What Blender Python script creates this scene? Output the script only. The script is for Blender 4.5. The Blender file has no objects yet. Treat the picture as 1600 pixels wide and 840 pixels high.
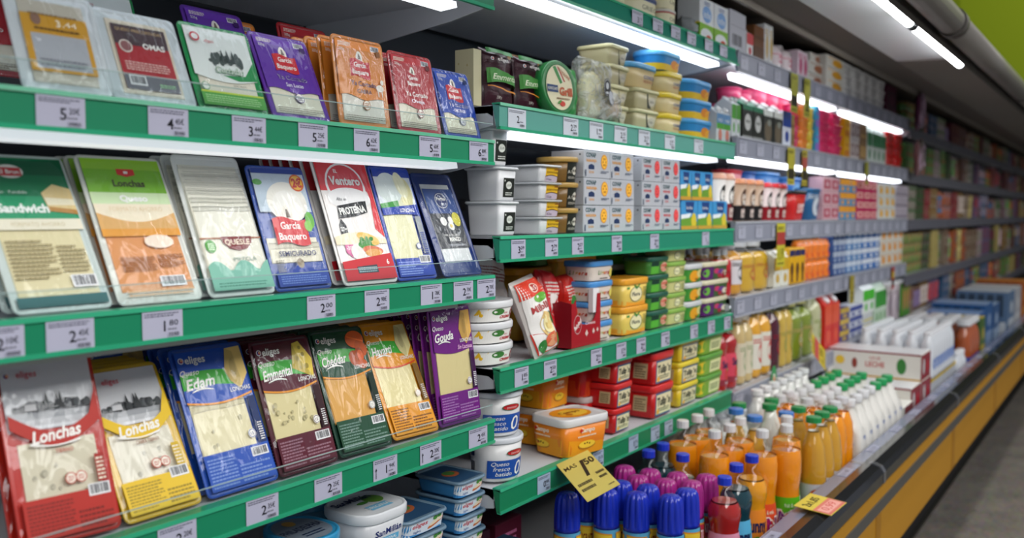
import bpy, math, random
from mathutils import Vector, Matrix
random.seed(7)
S = bpy.context.scene
COL = S.collection
# ------------------------------------------------------------------ camera
FPX, XV, YV = 1400.0, 1785.0, 335.0
CAMX, CAMZ = 1.032, 1.55
PITCH = math.atan((420 - YV) / FPX)
YAW = math.atan((XV - 800) / FPX * math.cos(PITCH))
Rv = Vector((math.cos(YAW), math.sin(YAW), 0))
Fv = Vector((-math.sin(YAW) * math.cos(PITCH), math.cos(YAW) * math.cos(PITCH), -math.sin(PITCH)))
Uv = Rv.cross(Fv)
Cv = Vector((CAMX, 0, CAMZ))
cam = bpy.data.cameras.new('camera')
cam.sensor_width = 36.0
cam.lens = FPX / 1600 * 36
cam.clip_start = 0.05
cam.dof.use_dof = True
cam.dof.focus_distance = 1.60
cam.dof.aperture_fstop = 2.8
camo = bpy.data.objects.new('camera', cam)
COL.objects.link(camo)
camo.matrix_world = Matrix(((Rv.x, Uv.x, -Fv.x, Cv.x), (Rv.y, Uv.y, -Fv.y, Cv.y), (Rv.z, Uv.z, -Fv.z, Cv.z), (0, 0, 0, 1)))
S.camera = camo
# ------------------------------------------------------------------ world, lights, exposure
w = bpy.data.worlds.new('world'); S.world = w; w.use_nodes = True
w.node_tree.nodes['Background'].inputs[0].default_value = (0.78, 0.82, 0.92, 1)
w.node_tree.nodes['Background'].inputs[1].default_value = 0.30
S.view_settings.view_transform = 'Standard'; S.view_settings.look = 'None'
S.view_settings.exposure = 0.0; S.view_settings.gamma = 1.0
S.view_settings.use_curve_mapping = False
S.cycles.transparent_max_bounces = 16
def area(name, loc, rot, sx, sy, power, col=(1, 1, 1)):
    l = bpy.data.lights.new(name, 'AREA'); l.shape = 'RECTANGLE'; l.size = sx; l.size_y = sy
    l.energy = power; l.color = col
    o = bpy.data.objects.new(name, l); COL.objects.link(o); o.location = loc; o.rotation_euler = rot
    return o
for yy in (-1.2, 1.0, 3.2, 5.6, 8.2):          # unseen area lamps added across the aisle to light the shelf fronts
    area('aisle_ceiling_light', (3.0, yy, 3.6), (0, math.radians(46), 0), 1.3, 2.0, 62 if yy < 3 else 44 if yy < 5 else 22, (1.0, 0.985, 0.95))
area('wall_ceiling_light', (1.3, 4.0, 6.0), (0, math.radians(52), 0), 0.5, 3.0, 160, (1.0, 0.98, 0.92))   # unseen high lamps added to brighten the green walls
area('wall_ceiling_light', (1.6, 9.0, 6.0), (math.radians(66), 0, 0), 3.0, 0.5, 150, (1.0, 0.98, 0.92))
STRIP = 4.2      # emission of the cabinet's own tubes
# ------------------------------------------------------------------ placement helpers (ray / plane)
def ray(px, py): return Fv + Rv * ((px - 800) / FPX) - Uv * ((py - 420) / FPX)
def atX(px, py, X):
    r = ray(px, py); return Cv + r * ((X - CAMX) / r.x)
def atZ(px, py, Z):
    r = ray(px, py); return Cv + r * ((Z - CAMZ) / r.z)
def yp(px, X, z):
    k = (px - 800) / FPX; dx = X - CAMX; dz = z - CAMZ
    return (k * (Fv.x * dx + Fv.z * dz) - Rv.x * dx) / (Rv.y - k * Fv.y)
# ------------------------------------------------------------------ materials
_M = {}
def lin(h):
    h = h.lstrip('#')
    c = [int(h[i:i + 2], 16) / 255 for i in (0, 2, 4)]
    return [x / 12.92 if x <= .04045 else ((x + .055) / 1.055) ** 2.4 for x in c]
def M(col, rough=0.38, kind='plastic'):
    key = (col, rough, kind)
    if key in _M: return _M[key]
    m = bpy.data.materials.new(kind + '_' + col.strip('#')); m.use_nodes = True
    nt = m.node_tree; b = nt.nodes['Principled BSDF']
    c = lin(col) + [1]
    b.inputs['Base Color'].default_value = c
    b.inputs['Roughness'].default_value = rough
    if kind in ('print', 'plastic'): b.inputs['Specular IOR Level'].default_value = .28
    if kind == 'paint': b.inputs['Specular IOR Level'].default_value = .2
    if kind == 'wall': b.inputs['Specular IOR Level'].default_value = 0
    if kind == 'emit':
        b.inputs['Emission Color'].default_value = c
        b.inputs['Emission Strength'].default_value = rough
        b.inputs['Roughness'].default_value = .5
    elif kind == 'metal':
        b.inputs['Metallic'].default_value = 0.85
    elif kind == 'gloss':
        b.inputs['Coat Weight'].default_value = 0.3; b.inputs['Coat Roughness'].default_value = .06; b.inputs['Specular IOR Level'].default_value = .35
    elif kind == 'liquid':
        b.inputs['Coat Weight'].default_value = 1.0; b.inputs['Coat Roughness'].default_value = .03
        b.inputs['Subsurface Weight'].default_value = 0.0
    elif kind == 'mottle':
        n = nt.nodes.new('ShaderNodeTexNoise'); n.inputs['Scale'].default_value = 60; n.inputs['Detail'].default_value = 4
        mx = nt.nodes.new('ShaderNodeMix'); mx.data_type = 'RGBA'
        mx.inputs[6].default_value = c; mx.inputs[7].default_value = [x * .72 for x in c[:3]] + [1]
        tc = nt.nodes.new('ShaderNodeTexCoord')
        nt.links.new(tc.outputs['Object'], n.inputs['Vector'])
        nt.links.new(n.outputs['Fac'], mx.inputs[0]); nt.links.new(mx.outputs[2], b.inputs['Base Color'])
    elif kind == 'milky':
        out = nt.nodes['Material Output']; tr = nt.nodes.new('ShaderNodeBsdfTransparent'); mx = nt.nodes.new('ShaderNodeMixShader')
        nz = nt.nodes.new('ShaderNodeTexNoise'); nz.inputs['Scale'].default_value = 38; nz.inputs['Detail'].default_value = 3; nz.inputs['Distortion'].default_value = 1.5
        tc = nt.nodes.new('ShaderNodeTexCoord'); nt.links.new(tc.outputs['Object'], nz.inputs['Vector'])
        bp = nt.nodes.new('ShaderNodeBump'); bp.inputs['Strength'].default_value = 1; bp.inputs['Distance'].default_value = .02
        nt.links.new(nz.outputs['Fac'], bp.inputs['Height']); nt.links.new(bp.outputs[0], b.inputs['Normal'])
        mr = nt.nodes.new('ShaderNodeMapRange'); mr.inputs[1].default_value = .35; mr.inputs[2].default_value = .7; mr.inputs[3].default_value = .12; mr.inputs[4].default_value = .7
        nt.links.new(nz.outputs['Fac'], mr.inputs[0]); nt.links.new(mr.outputs[0], mx.inputs[0])
        nt.links.new(tr.outputs[0], mx.inputs[1]); nt.links.new(b.outputs[0], mx.inputs[2]); nt.links.new(mx.outputs[0], out.inputs['Surface'])
    elif kind == 'film' or kind == 'clear':
        nt.nodes.remove(b); out = nt.nodes['Material Output']
        tr = nt.nodes.new('ShaderNodeBsdfTransparent'); tr.inputs[0].default_value = c
        gl = nt.nodes.new('ShaderNodeBsdfGlossy'); gl.inputs['Roughness'].default_value = rough
        gl.inputs[0].default_value = (.95, .97, 1, 1)
        lw = nt.nodes.new('ShaderNodeLayerWeight'); lw.inputs[0].default_value = .5
        pw = nt.nodes.new('ShaderNodeMath'); pw.operation = 'POWER'; pw.inputs[1].default_value = 3.5
        mp = nt.nodes.new('ShaderNodeMath'); mp.operation = 'MULTIPLY_ADD'
        mp.inputs[1].default_value = .35; mp.inputs[2].default_value = .032 if kind == 'film' else .03
        mp.use_clamp = True
        nt.links.new(lw.outputs['Facing'], pw.inputs[0]); nt.links.new(pw.outputs[0], mp.inputs[0])
        mx = nt.nodes.new('ShaderNodeMixShader')
        nt.links.new(mp.outputs[0], mx.inputs[0]); nt.links.new(tr.outputs[0], mx.inputs[1]); nt.links.new(gl.outputs[0], mx.inputs[2])
        nt.links.new(mx.outputs[0], out.inputs['Surface'])
        if kind == 'film':
            tc = nt.nodes.new('ShaderNodeTexCoord')
            mpg = nt.nodes.new('ShaderNodeMapping'); mpg.inputs['Scale'].default_value = (1, 1.2, .4)
            mpg.inputs['Rotation'].default_value = (.5, .1, .2)
            oi = nt.nodes.new('ShaderNodeObjectInfo')
            sc = nt.nodes.new('ShaderNodeVectorMath'); sc.operation = 'SCALE'; sc.inputs['Scale'].default_value = 3
            ad = nt.nodes.new('ShaderNodeVectorMath'); ad.operation = 'ADD'
            nt.links.new(oi.outputs['Location'], sc.inputs[0])
            nt.links.new(tc.outputs['Object'], ad.inputs[0]); nt.links.new(sc.outputs[0], ad.inputs[1])
            nt.links.new(ad.outputs[0], mpg.inputs['Vector'])
            nz = nt.nodes.new('ShaderNodeTexNoise'); nz.inputs['Scale'].default_value = 26; nz.inputs['Detail'].default_value = 2.0
            nz.inputs['Distortion'].default_value = 1.2
            bp = nt.nodes.new('ShaderNodeBump'); bp.inputs['Strength'].default_value = 1.0; bp.inputs['Distance'].default_value = .008
            nt.links.new(mpg.outputs[0], nz.inputs['Vector'])
            nt.links.new(nz.outputs['Fac'], bp.inputs['Height']); nt.links.new(bp.outputs[0], gl.inputs['Normal'])
    _M[key] = m
    return m
def P(c): return M(c, .38, 'print')
FILM = M('#fdfeff', .10, 'film'); CLEAR = M('#f8fcfc', .05, 'clear'); MILKY = M('#e6e8e8', .14, 'milky')
# ------------------------------------------------------------------ text cache
_T = {}
def textmesh(s, bold=0.0, shear=0.0):
    k = (s, bold, shear)
    if k in _T: return _T[k]
    cu = bpy.data.curves.new('lettering', 'FONT'); cu.body = s; cu.size = 1; cu.shear = shear
    cu.resolution_u = 2
    o = bpy.data.objects.new('lettering', cu); COL.objects.link(o)
    def grab(q):
        cu.offset = q; me = bpy.data.meshes.new_from_object(o.evaluated_get(bpy.context.evaluated_depsgraph_get()))
        r = [(v.co.x, v.co.y) for v in me.vertices], [tuple(p.vertices) for p in me.polygons]; bpy.data.meshes.remove(me); return r
    v0, f0 = grab(0); vs, fs = v0, f0
    if v0:
        x0 = min(v[0] for v in v0); x1 = max(v[0] for v in v0); ya = min(v[1] for v in v0); yb = max(v[1] for v in v0)
        for q in (bold, bold * .7, bold * .45, bold * .25):      # thickening can throw out spikes: take the boldest clean one
            if q <= 0: break
            v1, f1 = grab(q); e = q * 1.5 + .003
            if all(x0 - e <= v[0] <= x1 + e and ya - e <= v[1] <= yb + e for v in v1): vs, fs = v1, f1; break
    else: x0, x1 = 0, 1
    bpy.data.objects.remove(o); bpy.data.curves.remove(cu)
    _T[k] = (vs, fs, x0, x1); return _T[k]
# ------------------------------------------------------------------ flat graphics in millimetres
class G:
    def __init__(s, curved=False): s.L = []; s.n = 0; s.curved = curved
    def add(s, vs, fs, col): s.n += 1; s.L.append((vs, fs, col, s.n)); return s
    def r(s, u0, v0, u1, v1, col):
        n = max(1, int(abs(u1 - u0) / 5)) if s.curved else 1
        vs = []; fs = []
        if s.curved == 2:
            m_ = max(1, int(abs(v1 - v0) / 6))
            for j in range(m_ + 1):
                for i in range(n + 1): vs.append((u0 + (u1 - u0) * i / n, v0 + (v1 - v0) * j / m_))
            for j in range(m_):
                for i in range(n): a = j * (n + 1) + i; fs.append((a, a + 1, a + n + 2, a + n + 1))
            return s.add(vs, fs, col)
        for i in range(n + 1):
            u = u0 + (u1 - u0) * i / n; vs += [(u, v0), (u, v1)]
        for i in range(n): fs.append((2 * i, 2 * i + 2, 2 * i + 3, 2 * i + 1))
        return s.add(vs, fs, col)
    def p(s, pts, col): return s.add(list(pts), [tuple(range(len(pts)))], col)
    def e(s, cx, cy, rx, ry, col, n=24, rot=0, a0=0, a1=360):
        vs = [(cx, cy)]; c, q = math.cos(rot), math.sin(rot)
        for i in range(n + 1):
            a = math.radians(a0 + (a1 - a0) * i / n); x, y = rx * math.cos(a), ry * math.sin(a)
            vs.append((cx + x * c - y * q, cy + x * q + y * c))
        return s.add(vs, [(0, i + 1, i + 2) for i in range(n)], col)
    def w(s, u0, u1, lo, hi, col, n=18):
        vs = []
        for i in range(n + 1):
            t = i / n; u = u0 + (u1 - u0) * t
            a = lo(t) if callable(lo) else lo; b = hi(t) if callable(hi) else hi
            vs += [(u, a), (u, b)]
        return s.add(vs, [(2 * i, 2 * i + 2, 2 * i + 3, 2 * i + 1) for i in range(n)], col)
    def t(s, txt, cx, cy, h, col, bold=0.0, shear=0.0, rot=0.0, w=None):
        vs, fs, x0, x1 = textmesh(txt, bold, shear)
        k = h / .70; kx = k if w is None else w / max(.01, x1 - x0)
        mx = (x0 + x1) / 2; c, q = math.cos(rot), math.sin(rot)
        o = []
        for x, y in vs:
            a = (x - mx) * kx; b = (y - .35) * k
            o.append((cx + a * c - b * q, cy + a * q + b * c))
        return s.add(o, fs, col)
    def lines(s, u0, v0, u1, v1, n, col, seed=1):
        rnd = random.Random(seed); vs = []; fs = []; dv = (v1 - v0) / n
        for i in range(n):
            u = u0; v = v0 + i * dv
            end = u1 - (rnd.random() * .3 * (u1 - u0) if i % 3 == 0 else 0)
            while u < end:
                L = min(end - u, rnd.uniform(2, 6)); k = len(vs)
                vs += [(u, v), (u + L, v), (u + L, v + dv * .5), (u, v + dv * .5)]; fs.append((k, k + 1, k + 2, k + 3)); u += L + .9
        return s.add(vs, fs, col)
    def bc(s, u, v, w_, h_, seed=3, bg='#e8e8ea'):
        s.r(u, v, u + w_, v + h_, bg); rnd = random.Random(seed); vs = []; fs = []; x = u + w_ * .07
        while x < u + w_ * .92:
            b = rnd.choice((.35, .5, .9)) * w_ / 24; k = len(vs)
            vs += [(x, v + h_ * .15), (x + b, v + h_ * .15), (x + b, v + h_ * .92), (x, v + h_ * .92)]; fs.append((k, k + 1, k + 2, k + 3))
            x += b + rnd.choice((.35, .5, .8)) * w_ / 24
        return s.add(vs, fs, '#20202a')
# ------------------------------------------------------------------ perimeter of a rounded rectangle (front centre, +y)
def pr(s_, hw, hd, r):
    sg = 1 if s_ >= 0 else -1; s = abs(s_); r = max(min(r, hw, hd), 1e-5)
    a = hw - r; q = math.pi * r / 2; b = 2 * (hd - r)
    if s <= a: return Vector((hd, sg * s)), Vector((1, 0))
    s -= a
    if s <= q:
        t = s / r; return Vector((hd - r + r * math.cos(t), sg * (a + r * math.sin(t)))), Vector((math.cos(t), sg * math.sin(t)))
    s -= q
    if s <= b: return Vector((hd - r - s, sg * hw)), Vector((0, sg))
    s -= b
    if s <= q:
        t = s / r; return Vector((-(hd - r) - r * math.sin(t), sg * (a + r * math.cos(t)))), Vector((-math.sin(t), sg * math.cos(t)))
    s -= q
    return Vector((-hd, sg * (a - s))), Vector((-1, 0))
def ring(hw, hd, r, z, n=5):
    r = max(min(r, hw - 1e-5, hd - 1e-5), 1e-5); o = []
    for cx, cy, a0 in ((hd - r, hw - r, 0), (-(hd - r), hw - r, 90), (-(hd - r), -(hw - r), 180), (hd - r, -(hw - r), 270)):
        for i in range(n + 1):
            a = math.radians(a0 + 90 * i / n); o.append(Vector((cx + r * math.cos(a), cy + r * math.sin(a), z)))
    return o
class MB:
    def __init__(s): s.v = []; s.f = []; s.m = []; s.sm = []; s.mats = []
    def mi(s, m):
        if isinstance(m, str): m = P(m)
        if m not in s.mats: s.mats.append(m)
        return s.mats.index(m)
    def face(s, idx, m, smooth=False): s.f.append(tuple(idx)); s.m.append(s.mi(m)); s.sm.append(smooth)
    def loft(s, rings, m, cap0=True, cap1=True, smooth=True, ms=None):
        b = len(s.v); n = len(rings[0])
        for r in rings: s.v += [tuple(p) for p in r]
        for k in range(len(rings) - 1):
            mm = ms[k] if ms else m
            for i in range(n):
                j = (i + 1) % n; s.face((b + k * n + i, b + k * n + j, b + (k + 1) * n + j, b + (k + 1) * n + i), mm, smooth)
        if cap0: s.face([b + i for i in range(n)][::-1], ms[0] if ms else m)
        if cap1: s.face([b + (len(rings) - 1) * n + i for i in range(n)], ms[-1] if ms else m)
        return s
    def box(s, x0, y0, z0, x1, y1, z1, m):
        b = len(s.v)
        s.v += [(x0, y0, z0), (x1, y0, z0), (x1, y1, z0), (x0, y1, z0), (x0, y0, z1), (x1, y0, z1), (x1, y1, z1), (x0, y1, z1)]
        for f in ((0, 3, 2, 1), (4, 5, 6, 7), (0, 1, 5, 4), (1, 2, 6, 5), (2, 3, 7, 6), (3, 0, 4, 7)): s.face([b + i for i in f], m)
        return s
    def prism(s, pts, y0, y1, m):            # xz outline extruded along y
        n = len(pts); b = len(s.v)
        s.v += [(x, y0, z) for x, z in pts] + [(x, y1, z) for x, z in pts]
        for i in range(n):
            j = (i + 1) % n; s.face((b + i, b + j, b + n + j, b + n + i), m)
        s.face([b + i for i in range(n)], m); s.face([b + n + i for i in range(n)][::-1], m)
        return s
    def lathe(s, prof, m, n=20, ms=None, cap0=True, cap1=True):
        return s.loft([[Vector((r * math.cos(2 * math.pi * i / n), r * math.sin(2 * math.pi * i / n), z)) for i in range(n)] for r, z in prof], m, cap0, cap1, True, ms)
    def gfx(s, g, fn, base=.0002, step=.00013):
        for vs, fs, col, lay in g.L:
            b = len(s.v); mi = s.mi(col)
            s.v += [tuple(fn(u * .001, v * .001, base + step * lay)) for u, v in vs]
            for f in fs: s.f.append(tuple(b + i for i in f)); s.m.append(mi); s.sm.append(False)
        return s
    def build(s, name, parent=None):
        me = bpy.data.meshes.new(name); me.from_pydata(s.v, [], s.f)
        for m in s.mats: me.materials.append(m)
        me.polygons.foreach_set('material_index', s.m); me.polygons.foreach_set('use_smooth', s.sm)
        me.update()
        o = bpy.data.objects.new(name, me); COL.objects.link(o)
        if parent: o.parent = parent
        return o
def front(X):                                       # flat map on plane x = X
    return lambda u, v, l: (X + l, u, v)
def empty(name):
    o = bpy.data.objects.new(name, None); o.empty_display_size = .02; COL.objects.link(o); return o
def tag(o, label, cat, group=None, kind=None):
    o['label'] = label; o['category'] = cat
    if group: o['group'] = group
    if kind: o['kind'] = kind
    return o
def copy_tree(o, parent=None):
    c = o.copy(); COL.objects.link(c)
    if parent: c.parent = parent
    for ch in KIDS.get(o.name, []): copy_tree(ch, c)
    return c
KIDS = {}
def reg(root):
    for ch in root.children_recursive:
        KIDS.setdefault(ch.parent.name, [])
        if ch not in KIDS[ch.parent.name]: KIDS[ch.parent.name].append(ch)
_used = set()
def inst(root, loc, rz=0.0, lean=0.0, roll=0.0):
    """first call moves the thing itself, later calls copy it with its parts"""
    if root.name not in _used:
        reg(root); _used.add(root.name); o = root
    else: o = copy_tree(root)
    o.rotation_mode = 'XYZ'
    o.rotation_euler = (roll, -lean, rz); o.location = loc
    return o
# ================================================================== KINDS
def tubsurf(hw, hd, r, h, tp):
    def fn(u, v, l):
        k = tp + (1 - tp) * (v / h); p, n = pr(u, hw * k, hd * k, r * k if r < min(hw, hd) * .9 else min(hw, hd) * k)
        q = p + n * l; return (q.x, q.y, v)
    return fn
def tub(name, w, d, h, body, lid, r=.014, tp=.9, art=None, top=None, lidh=None, clear=False, over=.003, dome=0.0):
    root = empty(name); hw, hd = w / 2 - over, d / 2 - over; lidh = lidh or min(.011, h * .22)
    bh = h - lidh; rr = min(hw, hd) if r is None else r
    nn = 8 if r is None else 4
    bm = M(body, .32, 'gloss')
    b = MB()
    secs = [(0.0, tp * .96), (.004, tp), (bh * .5, (tp + 1) / 2), (bh, 1.0)]
    b.loft([ring(hw * k, hd * k, min(rr, min(hw, hd)) * k, z, nn) for z, k in secs], bm)
    if art:
        g = G(True); art(g, w * 1000, bh * 1000); b.gfx(g, tubsurf(hw, hd, rr, bh, tp))
    b.build('body', root)
    l = MB(); lm = M(lid, .3, 'gloss'); o = over
    R2 = rr + o
    l.loft([ring(hw + o * .6, hd + o * .6, R2, bh - .002, nn), ring(hw + o, hd + o, R2, bh, nn), ring(hw + o, hd + o, R2, h - .003, nn),
            ring(hw + o - .0015, hd + o - .0015, R2 - .001, h - .0005, nn), ring(hw + o - .005, hd + o - .005, R2 - .004, h - .0005, nn),
            ring(hw + o - .007, hd + o - .007, R2 - .006, h - .0025 + dome, nn)], lm)
    if top:
        g = G(); top(g, w * 1000, d * 1000)
        l.gfx(g, lambda u, v, q: (-v, u, h - .0023 + dome + q))    # u right, v away from the aisle
    l.build('lid', root)
    return root
def box(name, w, d, h, col, art=None, side=None, top=None, bev=.0015, topcol=None):
    b = MB(); m = P(col)
    b.loft([ring(w / 2 - bev, d / 2 - bev, bev, 0, 1), ring(w / 2, d / 2, bev, bev, 1), ring(w / 2, d / 2, bev, h - bev, 1), ring(w / 2 - bev, d / 2 - bev, bev, h, 1)], m, smooth=False)
    if art:
        g = G(); art(g, w * 1000, h * 1000); b.gfx(g, lambda u, v, l: (d / 2 + l, u, v))
    if side:
        g = G(); side(g, d * 1000, h * 1000); b.gfx(g, lambda u, v, l: (u, -w / 2 - l, v))
    if topcol: top = (lambda g, a, c: g.r(-a / 2 + 1, -c / 2 + 1, a / 2 - 1, c / 2 - 1, topcol))
    if top:
        g = G(); top(g, w * 1000, d * 1000); b.gfx(g, lambda u, v, l: (-v, u, h + l))
    return b.build(name)
def carton(name, w, d, h, col, capcol=None, art=None, side=None, roof=None):
    """gable-top drink carton"""
    root = empty(name); b = MB(); m = P(col); hb = h * .8
    b.loft([ring(w / 2, d / 2, .002, 0, 1), ring(w / 2, d / 2, .002, hb, 1), ring(w / 2, d * .06, .001, h * .95, 1), ring(w / 2, d * .05, .001, h, 1)], m, smooth=False, ms=[m, P(roof) if roof else m, m])
    if art:
        g = G(); art(g, w * 1000, hb * 1000); b.gfx(g, lambda u, v, l: (d / 2 + l, u, v))
    if side:
        g = G(); side(g, d * 1000, hb * 1000); b.gfx(g, lambda u, v, l: (u, -w / 2 - l, v))
    b.build('carton_body', root)
    if capcol:
        c = MB(); c.lathe([(w * .17, 0), (w * .17, .012), (w * .15, .014)], M(capcol, .35, 'gloss'), 12)
        o = c.build('cap', root); o.location = (d * .24, 0, h * .87); o.rotation_euler = (0, math.radians(38), 0)
    return root
def interp(prof, z):
    for (r0, z0), (r1, z1) in zip(prof, prof[1:]):
        if z0 <= z <= z1 and z1 > z0: return r0 + (r1 - r0) * (z - z0) / (z1 - z0)
    return prof[-1][0]
def bottle(name, R, H, prof, liquid, fill, capcol, art=None, shell=None, lab=(0.1, .4), caph=.018, capr=.5, opaque=False, labcol=None, n=20):
    """prof: [(r/R, z/H)] up to the neck; fill = height share of the contents"""
    root = empty(name); pf = [(r * R, z * H) for r, z in prof]
    fine = []
    for (r0, z0), (r1, z1) in zip(pf, pf[1:]):
        k = max(1, int((z1 - z0) / .012))
        for i in range(k):
            t = i / k; fine.append((r0 + (r1 - r0) * t, z0 + (z1 - z0) * t))
    fine.append(pf[-1])
    b = MB(); lm = M(liquid, .12, 'liquid'); cm = M(shell, .3, 'gloss') if shell else CLEAR
    ms = [lm if (fine[i][1] + fine[i + 1][1]) / 2 < fill * H or opaque else cm for i in range(len(fine) - 1)]
    b.lathe(fine, lm, n, ms)
    if not opaque and fill < .97:
        rr = interp(pf, fill * H) - .001; k = len(b.v)
        b.v += [(rr * math.cos(2 * math.pi * i / n), rr * math.sin(2 * math.pi * i / n), fill * H) for i in range(n)]; b.face(range(k, k + n), lm)
    b.build('body', root)
    if art:
        z0, z1 = lab[0] * H, lab[1] * H; g = G(True); c = MB()
        if labcol: c.lathe([(interp(pf, z0 + (z1 - z0) * i / 6) + .0006, z0 + (z1 - z0) * i / 6) for i in range(7)], P(labcol), n, cap0=False, cap1=False)
        art(g, R * 2000, (z1 - z0) * 1000)
        def fn(u, v, l):
            r = interp(pf, v + z0) + .0006 + l; a = u / max(R, .001) ; return (r * math.cos(a), r * math.sin(a), v + z0)
        c.gfx(g, fn); c.build('label', root)
    c = MB(); cr = R * capr
    nn = 24; rings = []
    for rr, z in ((cr, H - caph), (cr, H - .002), (cr - .002, H)):
        rings.append([Vector(((rr + (.0005 if i % 2 else 0)) * math.cos(2 * math.pi * i / nn), (rr + (.0005 if i % 2 else 0)) * math.sin(2 * math.pi * i / nn), z)) for i in range(nn)])
    c.loft(rings, M(capcol, .35, 'gloss'), smooth=False); c.build('cap', root)
    return root
def spray(name, R, H, capcol, body, art):
    root = empty(name); b = MB(); hb = H * .69
    b.lathe([(R * .93, 0), (R, .006), (R, hb - .006), (R * .9, hb)], M(body, .25, 'gloss'), 20)
    g = G(True); art(g, R * 2000, hb * 1000)
    b.gfx(g, lambda u, v, l: ((R + l) * math.cos(u / R), (R + l) * math.sin(u / R), v)); b.build('can', root)
    c = MB(); nn = 96; rings = []
    cH = H - hb
    for k, z in ((.99, hb - .004), (.99, hb + .004), (.97, hb + .008), (.95, hb + cH * .45), (.91, hb + cH * .7), (.83, hb + cH * .85), (.68, hb + cH * .94), (.45, hb + cH * .975), (.15, hb + cH * .985)):
        am = .0 if z < hb + .006 else .13
        rings.append([Vector(((k * R) * (1 + am * (abs(math.cos(i * math.pi * 12 / nn)) - .75)) * math.cos(2 * math.pi * i / nn), (k * R) * (1 + am * (abs(math.cos(i * math.pi * 12 / nn)) - .75)) * math.sin(2 * math.pi * i / nn), z)) for i in range(nn)])
    c.loft(rings, M(capcol, .22, 'gloss')); c.build('cap', root)
    return root
def pouch(name, w, h, d, col, art=None, seal='top', crinkle=.004, seed=1, film=False, flat=.35):
    """pillow bag standing on its lower seal"""
    b = MB(); rnd = random.Random(seed); m = M(col, .3, 'gloss') if isinstance(col, str) else col; nu, nv = 14, 18
    ph = [rnd.uniform(0, 6) for _ in range(6)]
    def thick(s, t):
        e = max(0, 1 - abs(2 * s - 1) ** 3.5) * max(0, 1 - abs(2 * t - 1) ** 5)
        return d / 2 * e ** .6
    def crn(s, t): return crinkle * (math.sin(9 * s + 7 * t + ph[0]) + math.sin(17 * s - 11 * t + ph[1]) * .6 + math.sin(23 * t + ph[2]) * .4) * .5
    def wd(t): return w / 2 * (1 - .07 * math.sin(math.pi * t))
    def pt(s, t, sg): return (sg * (thick(s, t) + crn(s, t) * min(1, thick(s, t) * 90)) , (2 * s - 1) * wd(t), t * h)
    for sg in (1, -1):
        k = len(b.v)
        for j in range(nv + 1):
            for i in range(nu + 1): b.v.append(pt(i / nu, j / nv, sg))
        for j in range(nv):
            for i in range(nu):
                q = (k + j * (nu + 1) + i, k + j * (nu + 1) + i + 1, k + (j + 1) * (nu + 1) + i + 1, k + (j + 1) * (nu + 1) + i)
                b.face(q if sg > 0 else q[::-1], m, True)
    if art:
        g = G(2); art(g, w * 1000, h * 1000)
        def fn(u, v, l):
            t = min(1, max(0, v / h)); s = min(1, max(0, .5 + u / (2 * wd(t)))); x, y, z = pt(s, t, 1); return (x + .0015 + l * 1.2, y, z)
        b.gfx(g, fn)
    return b.build(name)
# ================================================================== THE PLACE
BAY = [0.155, 1.41, 2.66, 3.91, 5.16]
Y0, Y1 = -1.1, 12.6
def struct(o): o['kind'] = 'structure'; return o
def terrazzo():
    m = bpy.data.materials.new('terrazzo'); m.use_nodes = True; nt = m.node_tree; b = nt.nodes['Principled BSDF']
    tc = nt.nodes.new('ShaderNodeTexCoord'); v = nt.nodes.new('ShaderNodeTexVoronoi'); v.inputs['Scale'].default_value = 70
    n = nt.nodes.new('ShaderNodeTexNoise'); n.inputs['Scale'].default_value = 5; n.inputs['Detail'].default_value = 6
    mx = nt.nodes.new('ShaderNodeMix'); mx.data_type = 'RGBA'; mx.inputs[0].default_value = .12
    cr = nt.nodes.new('ShaderNodeValToRGB'); cr.color_ramp.elements[0].color = (.055, .042, .03, 1); cr.color_ramp.elements[1].color = (.27, .205, .14, 1)
    nt.links.new(tc.outputs['Object'], v.inputs['Vector']); nt.links.new(tc.outputs['Object'], n.inputs['Vector'])
    nt.links.new(n.outputs['Fac'], cr.inputs[0]); nt.links.new(cr.outputs[0], mx.inputs[6]); nt.links.new(v.outputs['Color'], mx.inputs[7])
    hs = nt.nodes.new('ShaderNodeHueSaturation'); hs.inputs['Saturation'].default_value = .6; hs.inputs['Value'].default_value = 1.0
    nt.links.new(mx.outputs[2], hs.inputs['Color']); nt.links.new(hs.outputs[0], b.inputs['Base Color']); b.inputs['Roughness'].default_value = .35
    return m
o = MB().box(-1.2, Y0, -.05, 4.2, Y1 + 2, 0, terrazzo()).build('floor'); struct(o)
o = MB().box(-1.1, Y0, 0, -1.0, Y1 + 2, 6.5, M('#7c8c22', .8, 'wall')).build('wall_left'); struct(o)
o = MB().box(-1.1, Y1 + .4, 0, 4.2, Y1 + .5, 2.6, M('#4a4844', .8, 'wall')).build('wall_back'); struct(o)
o = MB().box(-1.1, Y1 + .4, 2.6, 4.2, Y1 + .5, 6.5, M('#7c8c22', .8, 'wall')).build('wall_back'); struct(o)
WHITE = M('#c9cbd0', .4, 'paint'); CREAM = M('#b9b6ae', .45, 'paint'); DARK = M('#17181b', .5, 'paint'); GREY = M('#7c7a78', .42, 'paint')
cab = tag(empty('refrigerated_cabinet'), 'long open-front refrigerated cabinet with yellow front panel and dark bumper rail', 'refrigerated cabinet')
MINT = '#27a277'
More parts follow.
